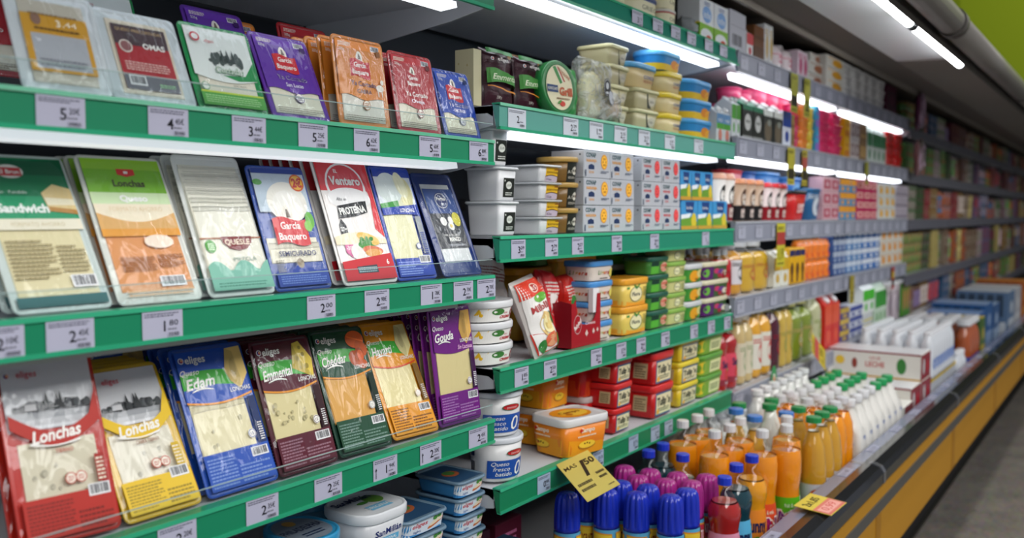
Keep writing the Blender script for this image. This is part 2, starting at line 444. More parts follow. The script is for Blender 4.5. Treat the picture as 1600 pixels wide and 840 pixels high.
# back panel with slots, per bay
b = MB(); b.box(-.60, Y0, .45, -.56, Y1, 2.32, M('#3c4046', .5, 'paint'))
for i in range(int((Y1 - Y0) / .075)):
    y = Y0 + .03 + i * .075
    if y > 5.2: break
    for z in (1.05, 1.30, 1.56, 1.82, 2.07): b.box(-.5605, y, z, -.5592, y + .03, z + .035, P('#0a0a0c'))
b.build('back_panel', cab)
for y in BAY + [6.41, 7.66, 8.91, 10.16, 11.41]:
    b = MB(); b.box(-.56, y - .022, .5, -.52, y + .022, 2.3, M('#8d9096', .4, 'paint'))
    for k in range(50): b.box(-.5202, y - .012, .6 + k * .033, -.5192, y - .004, .618 + k * .033, P('#111114')); b.box(-.5202, y + .004, .6 + k * .033, -.5192, y + .012, .618 + k * .033, P('#111114'))
    b.build('upright', cab)
MB().box(-.56, Y0, .64, .355, Y1, .68, M('#9a9ca0', .4, 'paint')).build('well_deck', cab)
MB().prism([(.355, .60), (.355, .825), (.362, .835), (.40, .835), (.40, .60)], Y0, Y1, M('#6c7186', .25, 'gloss')).build('inner_rail', cab)
b = MB(); b.prism([(.40, .779), (.40, .838), (.425, .842), (.448, .835), (.458, .82), (.458, .79), (.445, .779), (.40, .779)], Y0, Y1, M('#121419', .25, 'gloss')); b.build('bumper_rail', cab)
# aluminium joints of the rail
for y in BAY[1:] + [6.41, 7.66, 8.91]:
    MB().prism([(.362, .8355), (.40, .8360), (.426, .8436), (.4495, .8365), (.4595, .8208), (.4595, .789), (.43, .789), (.43, .834), (.362, .834)], y - .012, y + .012, M('#9a9ca4', .25, 'metal')).build('rail_joint', cab)
YEL = M('#ae7c1c', .55, 'paint')
MB().box(.40, Y0, .745, .452, Y1, .778, YEL).build('upper_trim_strip', cab)
MB().box(.40, Y0, .712, .456, Y1, .745, M('#4b4a47', .45, 'paint')).build('grey_trim_strip', cab)
b = MB(); b.box(.36, Y0, .535, .444, Y1, .712, YEL)
for y in BAY[1:] + [6.41, 7.66, 8.91, 10.16]: b.box(.444, y - .03, .537, .4455, y + .03, .711, M('#9c6c14', .5, 'paint'))
b.build('front_panel', cab)
MB().box(-.56, Y0, .535, .36, Y1, .60, DARK).build('well_tank', cab)
MB().box(-.56, Y0, .0, .175, Y1, .535, M('#1a1a1c', .5, 'paint')).build('kick_plate', cab)
MB().box(.165, Y0, .0, .19, Y1, .012, M('#55524d', .4, 'metal')).build('kick_trim', cab)
# canopy
b = MB(); b.prism([(-.60, 2.30), (.02, 2.205), (.18, 2.185), (.20, 2.19), (.20, 2.21), (.472, 2.19), (.472, 2.21), (-.60, 2.36)], Y0, Y1, M('#6b655f', .5, 'paint'))
b.prism([(.015, 2.185), (.015, 2.206), (.03, 2.206), (.03, 2.183)], Y0, Y1, M('#8c867e', .4, 'paint'))
b.build('canopy', cab)
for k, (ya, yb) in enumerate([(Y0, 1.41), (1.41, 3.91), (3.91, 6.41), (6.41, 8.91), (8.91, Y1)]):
    b = MB(); c = M('#cfd4d8', .35, 'paint') if k < 2 else M('#7a7770', .4, 'paint')  # past the lit tubes the unlit look is put into a darker colour
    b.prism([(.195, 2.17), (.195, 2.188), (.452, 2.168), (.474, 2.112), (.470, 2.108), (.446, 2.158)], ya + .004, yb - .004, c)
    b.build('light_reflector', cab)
MB().prism([(.474, 2.10), (.474, 2.205), (.486, 2.205), (.486, 2.108)], Y0, Y1, M('#201f22', .35, 'gloss')).build('canopy_edge', cab)
BL = M('#6e6b67', .38, 'paint')
for k, (ya, yb) in enumerate([(Y0, 1.02), (1.05, 3.06), (3.10, 5.0), (5.04, 7.4), (7.44, 10.2), (10.24, Y1)]):
    n = 16; b = MB()
    b.loft([[Vector((.532 + .04 * math.cos(2 * math.pi * i / n), y, 2.14 + .04 * math.sin(2 * math.pi * i / n))) for i in range(n)] for y in (ya, yb)], BL)
    b.build('night_blind_roller', cab)
    b = MB(); b.loft([[Vector((.532 + .045 * math.cos(2 * math.pi * i / n), y, 2.14 + .045 * math.sin(2 * math.pi * i / n))) for i in range(n)] for y in (yb - .012, yb + .05)], M('#4b4845', .4, 'paint'))
    b.build('roller_bracket', cab)
MB().box(.486, Y0, 2.17, .496, Y1, 2.19, M('#3a3836', .5, 'paint')).build('canopy_top', cab)
# canopy tubes
for ya, yb, nm in ((1.02, 1.92, 'lit fluorescent tube under the canopy, mostly cut by the top edge'), (2.03, 2.93, 'upper of two lit fluorescent tubes under the canopy'), (2.955, 3.84, 'lower of two lit fluorescent tubes under the canopy')):
    t = tag(empty('fluorescent_tube'), nm, 'fluorescent tube'); t.location = (.44, (ya + yb) / 2, 2.124); L = (yb - ya) / 2
    n = 12
    def rg(r, y): return [Vector((r * math.cos(2 * math.pi * i / n), y, r * math.sin(2 * math.pi * i / n))) for i in range(n)]
    MB().loft([rg(.014, -L + .02), rg(.014, L - .02)], M('#ffffff', 11.0, 'emit')).build('tube', t)
    for sg in (-1, 1):
        MB().loft([rg(.016, sg * (L - .02)), rg(.016, sg * L)], M('#6f7478', .3, 'metal')).build('end_cap', t)
    MB().box(-.010, -L + .03, .0145, .010, L - .03, .022, WHITE).build('holder', t)
# ------------------------------------------------------------------ shelves
def shelf(ya, yb, z, label, col, rail='#15805a', hh=.042, lip=(0.0, 0.0), guard=False, light=0, depth=.512, diff=True, edgec=None, tuck=0):
    root = tag(empty('display_shelf'), label, 'shelf'); root.location = (0, (ya + yb) / 2, z); L = (yb - ya) / 2
    MB().prism([(-depth, -.016), (-depth, -.002), (-.012, -.002), (-.004, -.006), (-.004, -.03), (-.03, -.016)], -L + .004, L - .004, WHITE).build('deck', root)
    b = MB(); dx0, dx1 = lip
    rm = M(rail, .42, 'plastic'); em = M(edgec or '#2aa67a', .3, 'gloss')
    b.prism([(-.014, 0), (dx0 + .002, 0), (dx1 + .002, -hh), (dx1 - .006, -hh), (-.014, -.004)], -L, L, rm)
    b.prism([(-.016, 0), (-.016, .003), (dx0 + .004, .003), (dx0 + .005, -.003), (dx0 + .001, -.003)], -L, L, em)
    b.prism([(dx1, -hh + .003), (dx1 + .005, -hh + .003), (dx1 + .004, -hh - .003), (dx1 - .006, -hh - .002)], -L, L, em)
    b.build('price_rail', root)
    for sg in (-1, 1):
        y = sg * (L - .006)
        br = MB(); br.prism([(-.016, -.001), (-.016, -.04), (-.10, -.055), (-depth, -.10), (-depth, .02), (-.45, .0)], y - .002, y + .002, WHITE)
        br.build('bracket', root)
    if diff:
        b = MB(); e = M('#f4f8ff', light, 'emit') if light else M('#c9c8c4', .4, 'paint')
        q = -hh + tuck
        b.prism([(-.018, q - .001), (-.016, q - .012), (-.055, q - .014), (-.06, q + .004), (-.05, q + .008)], -L + .07, L - .09, e)
        b.build('light_strip', root)
    if guard:
        b = MB(); b.box(dx0 + .004, -L + .01, -.002, dx0 + .0055, L - .01, .033, CLEAR); b.build('clear_guard', root)
        b = MB(); b.box(dx0 + .0038, -L + .01, .0325, dx0 + .0057, L - .01, .0337, M('#9fb6b4', .2, 'gloss')); b.build('guard_edge', root)
    return root
Z1 = [1.985, 1.69, 1.430, 1.146, .885]
n1 = ['topmost', 'second', 'third', 'fourth', 'lowest']
for i, z in enumerate(Z1):
    shelf(BAY[0], BAY[1] - .004, z, f'white shelf with green price rail, {n1[i]} in the nearest bay', None, guard=i in (1, 2, 3), light=2.2 if i == 0 else .6 if i == 1 else 0)
Z2 = [2.05, 1.765, 1.5045, 1.243, 1.0]
for i, z in enumerate(Z2):
    shelf(BAY[1] + .014, BAY[2] - .004, z, f'white shelf with green price rail, {n1[i]} in the second bay', None, light=(STRIP, 1.6, .5, 0, 0)[i], hh=.046, rail=('#15806a', '#5a9f92', '#1f866a', '#15805a', '#157a50')[i], lip=(-.004, .008) if i == 0 else (0, 0), diff=i < 2)  # second rail is paler: its glare is put into the colour
Z3 = [2.05, 1.79, 1.525, 1.29, .99]
RAILG = '#8b8f9e'
for k, bn in ((2, 'third'), (3, 'fourth')):
    for i, z in enumerate(Z3):
        shelf(BAY[k] + .012, BAY[k + 1] - .004, z, f'white shelf with grey price rail, {n1[i]} in the {bn} bay', None, rail=RAILG, edgec='#a9adb8', hh=.06, light=(STRIP, 3.4, 2.4, 1.6, 1.8)[i], tuck=(0, 0, .034, .034, .034)[i])
ZF = [2.01, 1.774, 1.52, 1.22, .98]
FB = [5.16, 6.41, 7.66, 8.91, 10.16, 11.41, 12.5]
for k in range(len(FB) - 1):
    for i, z in enumerate(ZF):
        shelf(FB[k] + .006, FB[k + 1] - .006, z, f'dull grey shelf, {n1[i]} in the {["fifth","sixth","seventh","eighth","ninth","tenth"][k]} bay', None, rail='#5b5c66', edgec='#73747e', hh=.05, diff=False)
# ------------------------------------------------------------------ price tags
tagn = 0
_seen = {}
def price(px, py, z, big, small, wmm=58, hmm=38, hh=.042, tilt=0.0, where='', dx=0.0, arrow=False, col='#b2b2c6', X=.0):
    global tagn
    y = yp(px, X, z - .02); b = MB(); w_, h_ = wmm, hmm
    b.box(-.0006, -w_ / 2000, -h_ / 2000, 0, w_ / 2000, h_ / 2000, P(col)); g = G()
    g.lines(-w_ / 2 + 3, h_ / 2 - 8, w_ / 2 - 6, h_ / 2 - 2, 2, '#5a5a6a', seed=tagn)
    g.t(big, w_ * .04, -1.5, h_ * .36, '#17171f', bold=.01)
    if small: g.t(small, w_ * .27, 2.2, h_ * .19, '#2a2a34', w=h_ * .34)
    g.lines(w_ * .12, -7, w_ / 2 - 8, -3, 1, '#80808c', seed=tagn + 9)
    g.bc(w_ * .12, -h_ / 2 + 3, w_ * .3, 6, bg=col, seed=tagn + 4)
    if arrow: g.r(-w_ / 2 + 5, -h_ / 2 + 6, -w_ / 2 + 6.2, h_ * .05, '#17171f'); g.p([(-w_ / 2 + 3.6, 0), (-w_ / 2 + 7.6, 0), (-w_ / 2 + 5.6, 5)], '#17171f')
    b.gfx(g, lambda u, v, l: (l, u, v)); o = b.build('price_tag'); o.location = (X + .0035 + dx, y, z - hh / 2 - .001)
    o.rotation_euler = (math.radians(tilt), 0, 0)
    lb = f'white price tag reading {big} {small}'.strip() + ' ' + where
    _seen[lb] = _seen.get(lb, 0) + 1
    if _seen[lb] > 1: lb += ', ' + ('second', 'third', 'fourth', 'fifth', 'sixth', 'seventh')[_seen[lb] - 2] + ' along'
    tag(o, lb, 'price tag', 'price tags ' + where); tagn += 1
    return o
for px, a, c in ((93, '5', '20€'), (261, '4', '45€'), (387, '3', '44€'), (487, '5', '25€'), (571, '6', '62€'), (670, '5', '60€'), (746, '6', '80€')):
    price(px, 0, Z1[1], a, c, where='on the green rail of the second shelf')
for px, a, c in ((-6, '2', '10€'), (108, '2', '45€'), (252, '1', '80'), (500, '2', '00'), (587, '2', '98€'), (672, '1', '78€'), (722, '2', '70€'), (758, '2', '70€')):
    price(px, 0, Z1[2], a, c, where='on the green rail of the third shelf')
for px, a, c, ar in ((275, '2', '20€', 0), (408, '2', '35€', 0), (511, '2', '25€', 0), (600, '1', '94€', 1), (671, '2', '20€', 1), (745, '2', '45€', 0)):
    price(px, 0, Z1[3], a, c, where='on the green rail of the fourth shelf', arrow=bool(ar))
for px, a, c in ((808, '3', '09'), (860, '2', '79'), (901, '2', '27'), (962, '2', '09'), (1021, '2', '09'), (1101, '1', '')):
    price(px, 0, Z2[2], a, c, where='below the grey citrus boxes', hh=.046, wmm=50)
for px, a, c in ((813, '1', '85'), (858, '2', '50'), (930, '2', '56'), (969, '1', '36'), (1000, '2', '66'), (1038, '2', '05'), (1083, '2', '10'), (1110, '2', '15'), (1135, '2', '40')):
    price(px, 0, Z2[3], a, c, where='below the margarine tubs', hh=.046, wmm=50)
for px, a, c in ((848, '0', '98€'), (933, '1', '15'), (988, '1', '35'), (1022, '1', '45'), (1043, '1', '60')):
    price(px, 0, Z2[4], a, c, where='on the lowest green rail', hh=.046, wmm=50, col='#9fb0c4')
for px, a, c in ((806, '2', ''), (890, '2', '29'), (930, '1', '99'), (968, '2', '35'), (1005, '2', '10'), (1045, '1', '89'), (1090, '1', '75')):
    price(px, 0, Z2[1], a, c, where='below the wrapped cheeses', hh=.046, wmm=62, col='#ccd2dc')
for px, a, c in ((992, '3', '15'), (1024, '2', '75'), (1052, '2', '85'), (1077, '2', '95'), (1104, '1', '05'), (1127, '1', '15')):
    price(px, 0, Z2[0], a, c, where='on the topmost green rail', hh=.046, wmm=56, dx=.004)
for zi, z in enumerate(Z3):
    for k in range(16):
        y = 2.72 + k * .155
        b = MB(); g = G(); b.box(-.0006, -.032, -.02, 0, .032, .02, P('#a7aaba')); g.t(str(1 + (k * 3 + zi) % 4), 0, -1, 13, '#2c2d38'); g.lines(-28, 12, 22, 18, 2, '#6a6b78', seed=k); b.gfx(g, lambda u, v, l: (l, u, v))
        o = b.build('price_tag'); o.location = (.0045, y, z - .031)
        tag(o, f'small grey price tag in the grey rail of the {n1[zi]} shelf, third and fourth bays', 'price tag', f'grey price tags, {n1[zi]} shelf')
# ================================================================== CHEESE PACKS
def shade(c, k):
    c = c.lstrip('#'); return '#' + ''.join('%02x' % max(0, min(255, int(int(c[i:i + 2], 16) * k))) for i in (0, 2, 4))
def mixc(a, b, t):
    a = a.lstrip('#'); b = b.lstrip('#'); return '#' + ''.join('%02x' % int(int(a[i:i + 2], 16) * (1 - t) + int(b[i:i + 2], 16) * t) for i in (0, 2, 4))
def cheese_pack(W, H, rim, body, art, cheese=None, steps=0, region=None, holes=0, depth=.018, film=True, name='cheese_pack', clear_tray=False):
    """tray with flange, slices, printed lidding card and clear film; front faces +X, foot at the origin"""
    root = empty(name); w, h = W / 2, H
    def rg(x, mw, z0, z1, r, n=4):
        hw, hh = w - mw, (z1 - z0) / 2; r = min(r, hw, hh); o = []
        for cy, cz, a0 in ((hw - r, z1 - r, 0), (-(hw - r), z1 - r, 90), (-(hw - r), z0 + r, 180), (hw - r, z0 + r, 270)):
            for i in range(n + 1):
                a = math.radians(a0 + 90 * i / n); o.append(Vector((x, cy + r * math.cos(a), cz + r * math.sin(a))))
        return o
    t = MB(); rm = M(rim, .25, 'gloss'); bm = M(body, .2, 'gloss')
    t.loft([rg(-.0012, 0, 0, h, .009), rg(0, 0, 0, h, .009), rg(.0008, .0015, .0015, h - .0015, .008), rg(.0008, .0055, .0055, h - .0055, .006), rg(-.0004, .007, .007, h - .007, .006)], rm, cap0=True, cap1=True)
    t.loft([rg(-.0012, .008, .016, h - .010, .008), rg(-depth, .013, .022, h - .017, .012)], bm, cap0=False)
    t.build('tray', root)
    if cheese:
        u0, v0, u1, v1 = region; c = MB(); cm = M(cheese, .45, 'plastic'); c2 = M(shade(cheese, .90), .5, 'plastic')
        n = steps + 1
        for k in range(n):
            x = .0004 + .0005 * (n - 1 - k); top = v1 - (n - 1 - k) * .0085 * (1 if steps < 8 else .8)
            du = .0012 * math.sin(k * 2.3)
            c.box(x - .0016, u0 + du, v0, x + .0004, u1 + du, top, cm if k % 2 == 0 else c2)
        g = G()
        for k in range(n - 1):
            v = (v1 - (n - 1 - k) * .0085 * (1 if steps < 8 else .8)) * 1000
            g.w(u0 * 1000, u1 * 1000, lambda t, v=v: v - .9 + math.sin(t * 9 + v) * .5, lambda t, v=v: v + .1 + math.sin(t * 9 + v) * .5, shade(cheese, .74))
        if g.L: c.gfx(g, lambda u, v, l: (.0006 + .0005 * n + l, u, v))
        if holes:
            rnd = random.Random(holes); g = G()
            for _ in range(holes):
                a = rnd.uniform(u0 + .008, u1 - .01) * 1000; bq = rnd.uniform(v0 + .012, (v0 + v1) / 2 + .012) * 1000; q = rnd.uniform(1.6, 4.2)
                g.e(a, bq, q, q * 1.15, shade(cheese, .78), 12); g.e(a + q * .15, bq - q * .2, q * .8, q * .85, shade(cheese, .88), 12)
            c.gfx(g, lambda u, v, l: (.0006 + .0005 * n + l, u, v))
        c.build('cheese_slices', root)
    g = G(); art(g, W * 1000, H * 1000); p = MB()
    def bulge(u, v):
        a = max(0, 1 - (abs(u) / (w - .006)) ** 4); q = max(0, 1 - (abs(v - h / 2) / (h / 2 - .006)) ** 4); return a * q
    base = .0012 + .0005 * steps + .0008
    p.gfx(g, lambda u, v, l: (base + l, u, v)); p.build('printed_card', root)
    if film:
        f = MB(); nu, nv = 12, 18; k = 0; top = base + .0002 * 8 + .0022
        for j in range(nv + 1):
            for i in range(nu + 1):
                u = (-1 + 2 * i / nu) * (w - .002); v = .002 + (h - .004) * j / nv
                f.v.append((.001 + (top - .001 + .0012 * math.sin(u * 210 + v * 90) * math.sin(v * 130)) * bulge(u, v) ** .5, u, v))
        for j in range(nv):
            for i in range(nu):
                a = j * (nu + 1) + i; f.face((a, a + 1, a + nu + 2, a + nu + 1), FILM, True)
        f.build('clear_film', root)
    return root
W_ = '#f1f0ea'
def circ_e(g, x, y, s=1):
    g.e(x, y, 4.6 * s, 4.6 * s, '#f0f0f0'); g.e(x, y, 3.4 * s, 3.4 * s, '#2a3a8c'); g.e(x + 1 * s, y, 2.3 * s, 2.6 * s, '#c8342c'); g.e(x + .6 * s, y + .6 * s, 1.2 * s, 1.2 * s, '#f0e0a0')
def roll_pic(g, x, y, c, s=1, kind='roll'):
    if kind == 'wedge':
        g.p([(x - 16 * s, y - 6 * s), (x + 12 * s, y - 20 * s), (x + 15 * s, y + 2 * s), (x + 1 * s, y + 24 * s), (x - 9 * s, y + 22 * s)], c); g.p([(x - 16 * s, y - 6 * s), (x - 9 * s, y + 22 * s), (x - 4 * s, y + 4 * s), (x + 12 * s, y - 20 * s)], shade(c, .85))
        for a, b_, q in ((-6, 4, 3), (3, 8, 2.4), (5, -6, 3), (-4, -7, 2), (0, 16, 2)): g.e(x + a * s, y + b_ * s, q * s, q * s * 1.1, shade(c, .72), 12)
    elif kind == 'fan':
        for k, (a, q) in enumerate(((0, 20), (14, 12), (-12, 13))): g.e(x + a * .5 * s, y + (14 - k * 12) * s, q * .75 * s, 11 * s, shade(c, 1 - .1 * k), rot=.5 * k)
        g.e(x + 2 * s, y - 6 * s, 7 * s, 9 * s, shade(c, .75)); g.e(x + 3 * s, y - 7 * s, 5 * s, 7 * s, c); g.e(x + 3 * s, y - 18 * s, 8 * s, 6 * s, shade(c, .9))
        g.w(x - 12 * s, x + 13 * s, lambda t: y + (17 - 8 * t) * s, lambda t: y + (19 - 8 * t) * s, shade(c, 1.25))
    else:
        g.p([(x - 5 * s, y + 24 * s), (x + 14 * s, y + 25 * s), (x + 15 * s, y - 6 * s), (x + 2 * s, y - 22 * s), (x - 8 * s, y - 12 * s), (x - 12 * s, y)], c)
        g.p([(x - 5 * s, y + 24 * s), (x + 3 * s, y + 20 * s), (x + 5 * s, y - 10 * s), (x + 2 * s, y - 22 * s), (x - 8 * s, y - 12 * s), (x - 12 * s, y)], shade(c, .88)); g.e(x - 1 * s, y + 2 * s, 4 * s, 10 * s, shade(c, .78))
def eliges(C, name, pic, kind, sw='#3aaa34', sub='LONCHAS', hv=None, edge='#e8962a', queso='Queso', nw=54, sin=False):
    def art(g, W, H):
        w = W / 2 - 6.5
        lo = H * .66
        g.w(-w, w, lambda t: lo - 5 - 9 * math.sin(math.pi * t * .9 + .2), H - 7, C)
        if edge: g.w(-w, w, lambda t: lo - 7.5 - 9 * math.sin(math.pi * t * .9 + .2), lambda t: lo - 4.5 - 9 * math.sin(math.pi * t * .9 + .2), edge)
        if sw: g.w(-w, w - 14, lambda t: H * .735 - 6 + 4 * math.sin(4 * t), lambda t: H * .735 + 16 + 5 * math.sin(3.2 * t + .3), sw)
        circ_e(g, -w + 8, H - 20); g.t('eliges', -w + 31, H - 20, 11, W_, bold=.02)
        roll_pic(g, w - 21, H - 44, pic, 1.42, kind)
        g.t(queso, -w + 16, H - 39, 8.5, W_, shear=.35, bold=.01)
        g.t(name, -w + 7 + nw / 2, H - 56, 16, W_, bold=.022, shear=.3, rot=.07, w=nw * 1.12)
        g.w(-w + 12, -w + 48, lambda t: H - 70 + 3 * math.sin(3 * t), lambda t: H - 68.8 + 4.5 * math.sin(3 * t), W_)
        g.t(sub, w - 20, H * .665 if not sin else H * .70, 7, W_, w=36, bold=.01)
        if sin: g.t('Sin Lactosa', w - 26, H * .645, 8, '#f0b8e0', bold=.012, shear=.25, w=44)
        # dark gap of the tray and legal panel
        g.w(w - 13, w, H * .27, lambda t: H * .60, shade(C, .55) if C != '#e0941c' else '#8a6a3a')
        g.r(-w, 7, w, H * .27, C)
        g.lines(-w + 4, 11, -6, H * .25, 9, mixc(C, '#e8e8f0', .42) if C != '#e0941c' else '#7a4a10', seed=len(name)); g.lines(-2, 11, w - 5, H * .17, 5, mixc(C, '#e8e8f0', .42) if C != '#e0941c' else '#7a4a10', seed=5)
        g.bc(w - 33, H * .19, 30, 14)
        g.e(w - 23, H * .345, 7, 7, '#f2f0ea'); g.e(w - 23, H * .345, 6.2, 6.2, shade(C, .9)); g.e(w - 23, H * .345, 5.3, 5.3, '#f2f0ea'); g.t('15', w - 23, H * .345, 5, shade(C, .8))
        g.lines(w - 10, H * .29, w - 2, H * .42, 8, '#e8e8e8', seed=8)
    return art
def lonchas_scene(C, sub, txt='Lonchas', faint='#d8d6d0'):
    def art(g, W, H):
        w = W / 2 - 6.5
        g.r(-w, H * .60, w, H - 7, '#d9dadd'); g.r(-w, H * .655, w, H * .70, '#9a9ca0'); g.r(-w, H * .62, w, H * .655, '#b9babd')
        rnd = random.Random(4)
        for k in range(22):
            x = -w + 12 + (2 * w - 24) * k / 21; q = rnd.uniform(3, 8); g.e(x, H * .70 + q * .7, 4.5, q, ['#3c4044', '#55585c', '#24282c'][k % 3], 10)
        for k in (9, 12, 13): x = -w + 12 + (2 * w - 24) * k / 21; g.p([(x - 4, H * .70), (x + 4, H * .70), (x, H * .70 + 22)], '#2a2e32')
        g.r(-w + 22, H * .70, -w + 36, H * .735, '#c8c9cc'); g.p([(-w + 20, H * .735), (-w + 38, H * .735), (-w + 29, H * .755)], '#8a8c90')
        circ_e(g, -w + 6, H - 24, .9); g.t('eliges', -w + 30, H - 23, 8, '#c23a4a', bold=.012)
        g.w(-w, w, lambda t: H * .62 - 26 * math.sin(math.pi * min(1, max(0, t))) - 2, lambda t: H * .69 - 26 * math.sin(math.pi * t), C)
        g.p([(w - 16, H * .62), (w, H * .60), (w, H * .80)], C)
        g.t(txt, -2, H * .565, 15, '#f5f3ee', bold=.03, shear=.3, rot=.09, w=62)
        g.w(-36, 26, lambda t: H * .515 - 4 * math.sin(3 * t), lambda t: H * .522 - 5.5 * math.sin(3 * t) + 1.5, '#f5f3ee')
        g.t(sub, 4, H * .47, 5, C if C != '#e3bc1c' else '#8a4a2a', w=22 if len(sub) < 8 else 34, bold=.01)
        g.r(-w, 7, w, H * .24, C); g.lines(-w + 4, 11, 4, H * .22, 9, shade(C, .68), seed=2); g.lines(8, 11, w - 5, H * .15, 4, shade(C, .68), seed=6)
        g.bc(w - 32, H * .20, 28, 15)
        for q in (-1, 1):
            g.e(12 + q * 6.5, H * .315, 7.2, 7.2, '#c8503c'); g.e(12 + q * 6.5, H * .315, 6, 6, '#ece6d8'); g.lines(8 + q * 6.5, H * .30, 16 + q * 6.5, H * .33, 3, '#c8503c', seed=3 + q)
        g.r(w - 18, H * .27, w - 6, H * .42, shade(C, .9)); g.lines(w - 17, H * .28, w - 7, H * .41, 6, '#e8dcc8')
    return art
def garcia(g, x, y, s, red='#c8202c'):
    g.p([(x - 6 * s, y + 9 * s), (x + 6 * s, y + 9 * s), (x + 6 * s, y + 17 * s), (x + 3.5 * s, y + 22 * s), (x, y + 24 * s), (x - 3.5 * s, y + 22 * s), (x - 6 * s, y + 17 * s)], '#efe9dc'); g.p([(x - 3, y + 12 * s), (x + 3 * s, y + 12 * s), (x + 1 * s, y + 20 * s), (x - 1 * s, y + 20 * s)], '#6a5a4a')
    g.w(x - 19 * s, x + 19 * s, lambda t: y - 13 * s + 2 * s * math.sin(6 * t), lambda t: y + 11 * s + 2 * s * math.sin(6 * t), red)
    g.t('García', x, y + 4.6 * s, 6.6 * s, W_, bold=.02, w=22 * s); g.t('Baquero', x, y - 5.6 * s, 6.6 * s, W_, bold=.02, w=31 * s)
def yacortado(C, sub, fill='#e6e2d6', goat=False):
    def art(g, W, H):
        w = W / 2 - 6.5
        g.w(-w, w, lambda t: H * .34 + 3 * math.sin(9 * t) - 4 * t, H - 7, C)
        g.r(-w, H - 20, w, H - 7, shade(C, 1.12)); g.bc(w - 26, H - 19, 20, 9); g.lines(-w + 6, H - 17, -w + 34, H - 10, 3, '#f2ead8', seed=3)
        garcia(g, -2, H * .66, 1.2 if C != '#b01c28' else 1.05, '#c8202c' if C != '#b01c28' else '#b01c28')
        g.t('Ya Cortado', 2, H * .485, 8, '#2a2440' if C == '#d9832a' else W_, bold=.03, w=58); g.t('Ya Cortado', 2, H * .487, 7.8, '#33286a' if C != '#b01c28' else '#f4f0ea', bold=.0, w=57)
        g.t(sub, 2, H * .40, 6.5, '#3a3050' if C == '#d9832a' else '#efe9f4', bold=.01, w=34)
        g.e(4, H * .25, 8.5, 8.5, shade(C, .8)); g.e(4, H * .25, 7.2, 7.2, '#e9e4d8'); g.lines(-1, H * .22, 9, H * .28, 3, shade(C, .8))
        if goat: g.e(w - 14, H * .46, 9, 6, '#ece6da'); g.e(w - 8, H * .53, 4, 4.5, '#ece6da'); g.r(w - 20, H * .36, w - 18, H * .45, '#ddd6c8'); g.r(w - 11, H * .36, w - 9, H * .45, '#ddd6c8')
        g.r(w - 16, H * .82, w - 6, H * .88, shade(C, .6)); g.t('225g', -w + 11, H * .84, 4.5, W_)
        g.lines(-w + 6, 10, w - 8, 20, 3, '#8a8478', seed=5)
    return art
def a_orange(g, W, H):
    w = W / 2 - 15; g.r(-w, 26, w, H - 34, '#c9952c'); g.r(-w + 8, 30, w - 6, H * .56, '#a9adb4'); g.t('3', 4, H * .68, 9, '#f4ead0', bold=.03); g.t(',44', 18, H * .68, 7, '#f4ead0', w=18)
    g.e(-w + 18, H * .70, 6, 8, '#8a6a5a'); g.lines(-w + 14, H * .60, w - 10, H * .64, 1, '#6a4a20'); g.lines(-w + 12, 34, w - 12, 44, 3, '#6a6e78'); g.lines(-w + 10, H * .745, w - 10, H * .77, 1, '#7a5a28')
def a_omas(g, W, H):
    w = W / 2 - 22; g.r(-w, 18, w, H - 22, '#a63038'); g.r(-w, H * .62, w, H - 22, '#4a3a40'); g.r(-w, 18, w, 40, '#6a6a72'); g.t('QUESO PRECORTADAS', 0, H - 29, 4.5, '#c8a878', w=2 * w - 10)
    g.e(-w + 14, H * .60, 9.5, 9.5, '#d9cfc4'); g.e(-w + 14, H * .60, 7.5, 7.5, '#8a5a5c'); g.t('OMAS', 16, H * .625, 8, W_, bold=.03, w=32); g.bc(-w + 6, 24, 24, 14)
    g.lines(-w + 6, 46, w - 8, 60, 4, '#e0b8b0'); g.lines(w - 30, 24, w - 6, 30, 2, '#a8d8a8')
def a_cort(g, W, H):
    w = W / 2 - 6.5; g.w(-w, w, lambda t: H * .40 - 8 * math.sin(3.1 * t), H - 7, '#dfe6e2'); g.p([(w, H * .62), (w, H * .40), (w - 34, H * .37), (w - 60, H * .42), (w - 20, H * .44)], '#1f8a4a')
    for k in range(12): g.e(-20 + k * 4.5, H * .58 + (k * 37 % 7), 4.5, 3 + (k * 53 % 9), '#4a5654', 10)
    for k in range(3): g.p([(-4 + k * 9, H * .58), (4 + k * 9, H * .58), (k * 9, H * .58 + 20)], '#3a4644')
    g.t('Cortadas', 6, H * .475, 10, '#1f7a44', bold=.05, shear=.3, w=46); g.t('Cortadas', 6, H * .477, 10, W_, bold=.0, shear=.3, w=45)
    g.e(-w + 14, H - 24, 8, 7, '#c8505a'); g.e(-w + 14, H - 24, 5.5, 4.5, '#e6e6e6'); g.t('eliges', -w + 36, H - 28, 5, '#c04a50', w=16); g.t('SEMICURADO', 16, H * .30, 3, '#3a4440', w=22)
    g.e(-w + 10, H * .26, 6.5, 6.5, '#3a8a5a'); g.e(-w + 10, H * .26, 5.4, 5.4, '#dfe2da'); g.r(-w, 7, w, H * .20, '#4a9a3a'); g.w(-w, w, H * .19, H * .21, '#b8c83a'); g.lines(-w + 5, 11, w - 8, 24, 4, '#9ac888')
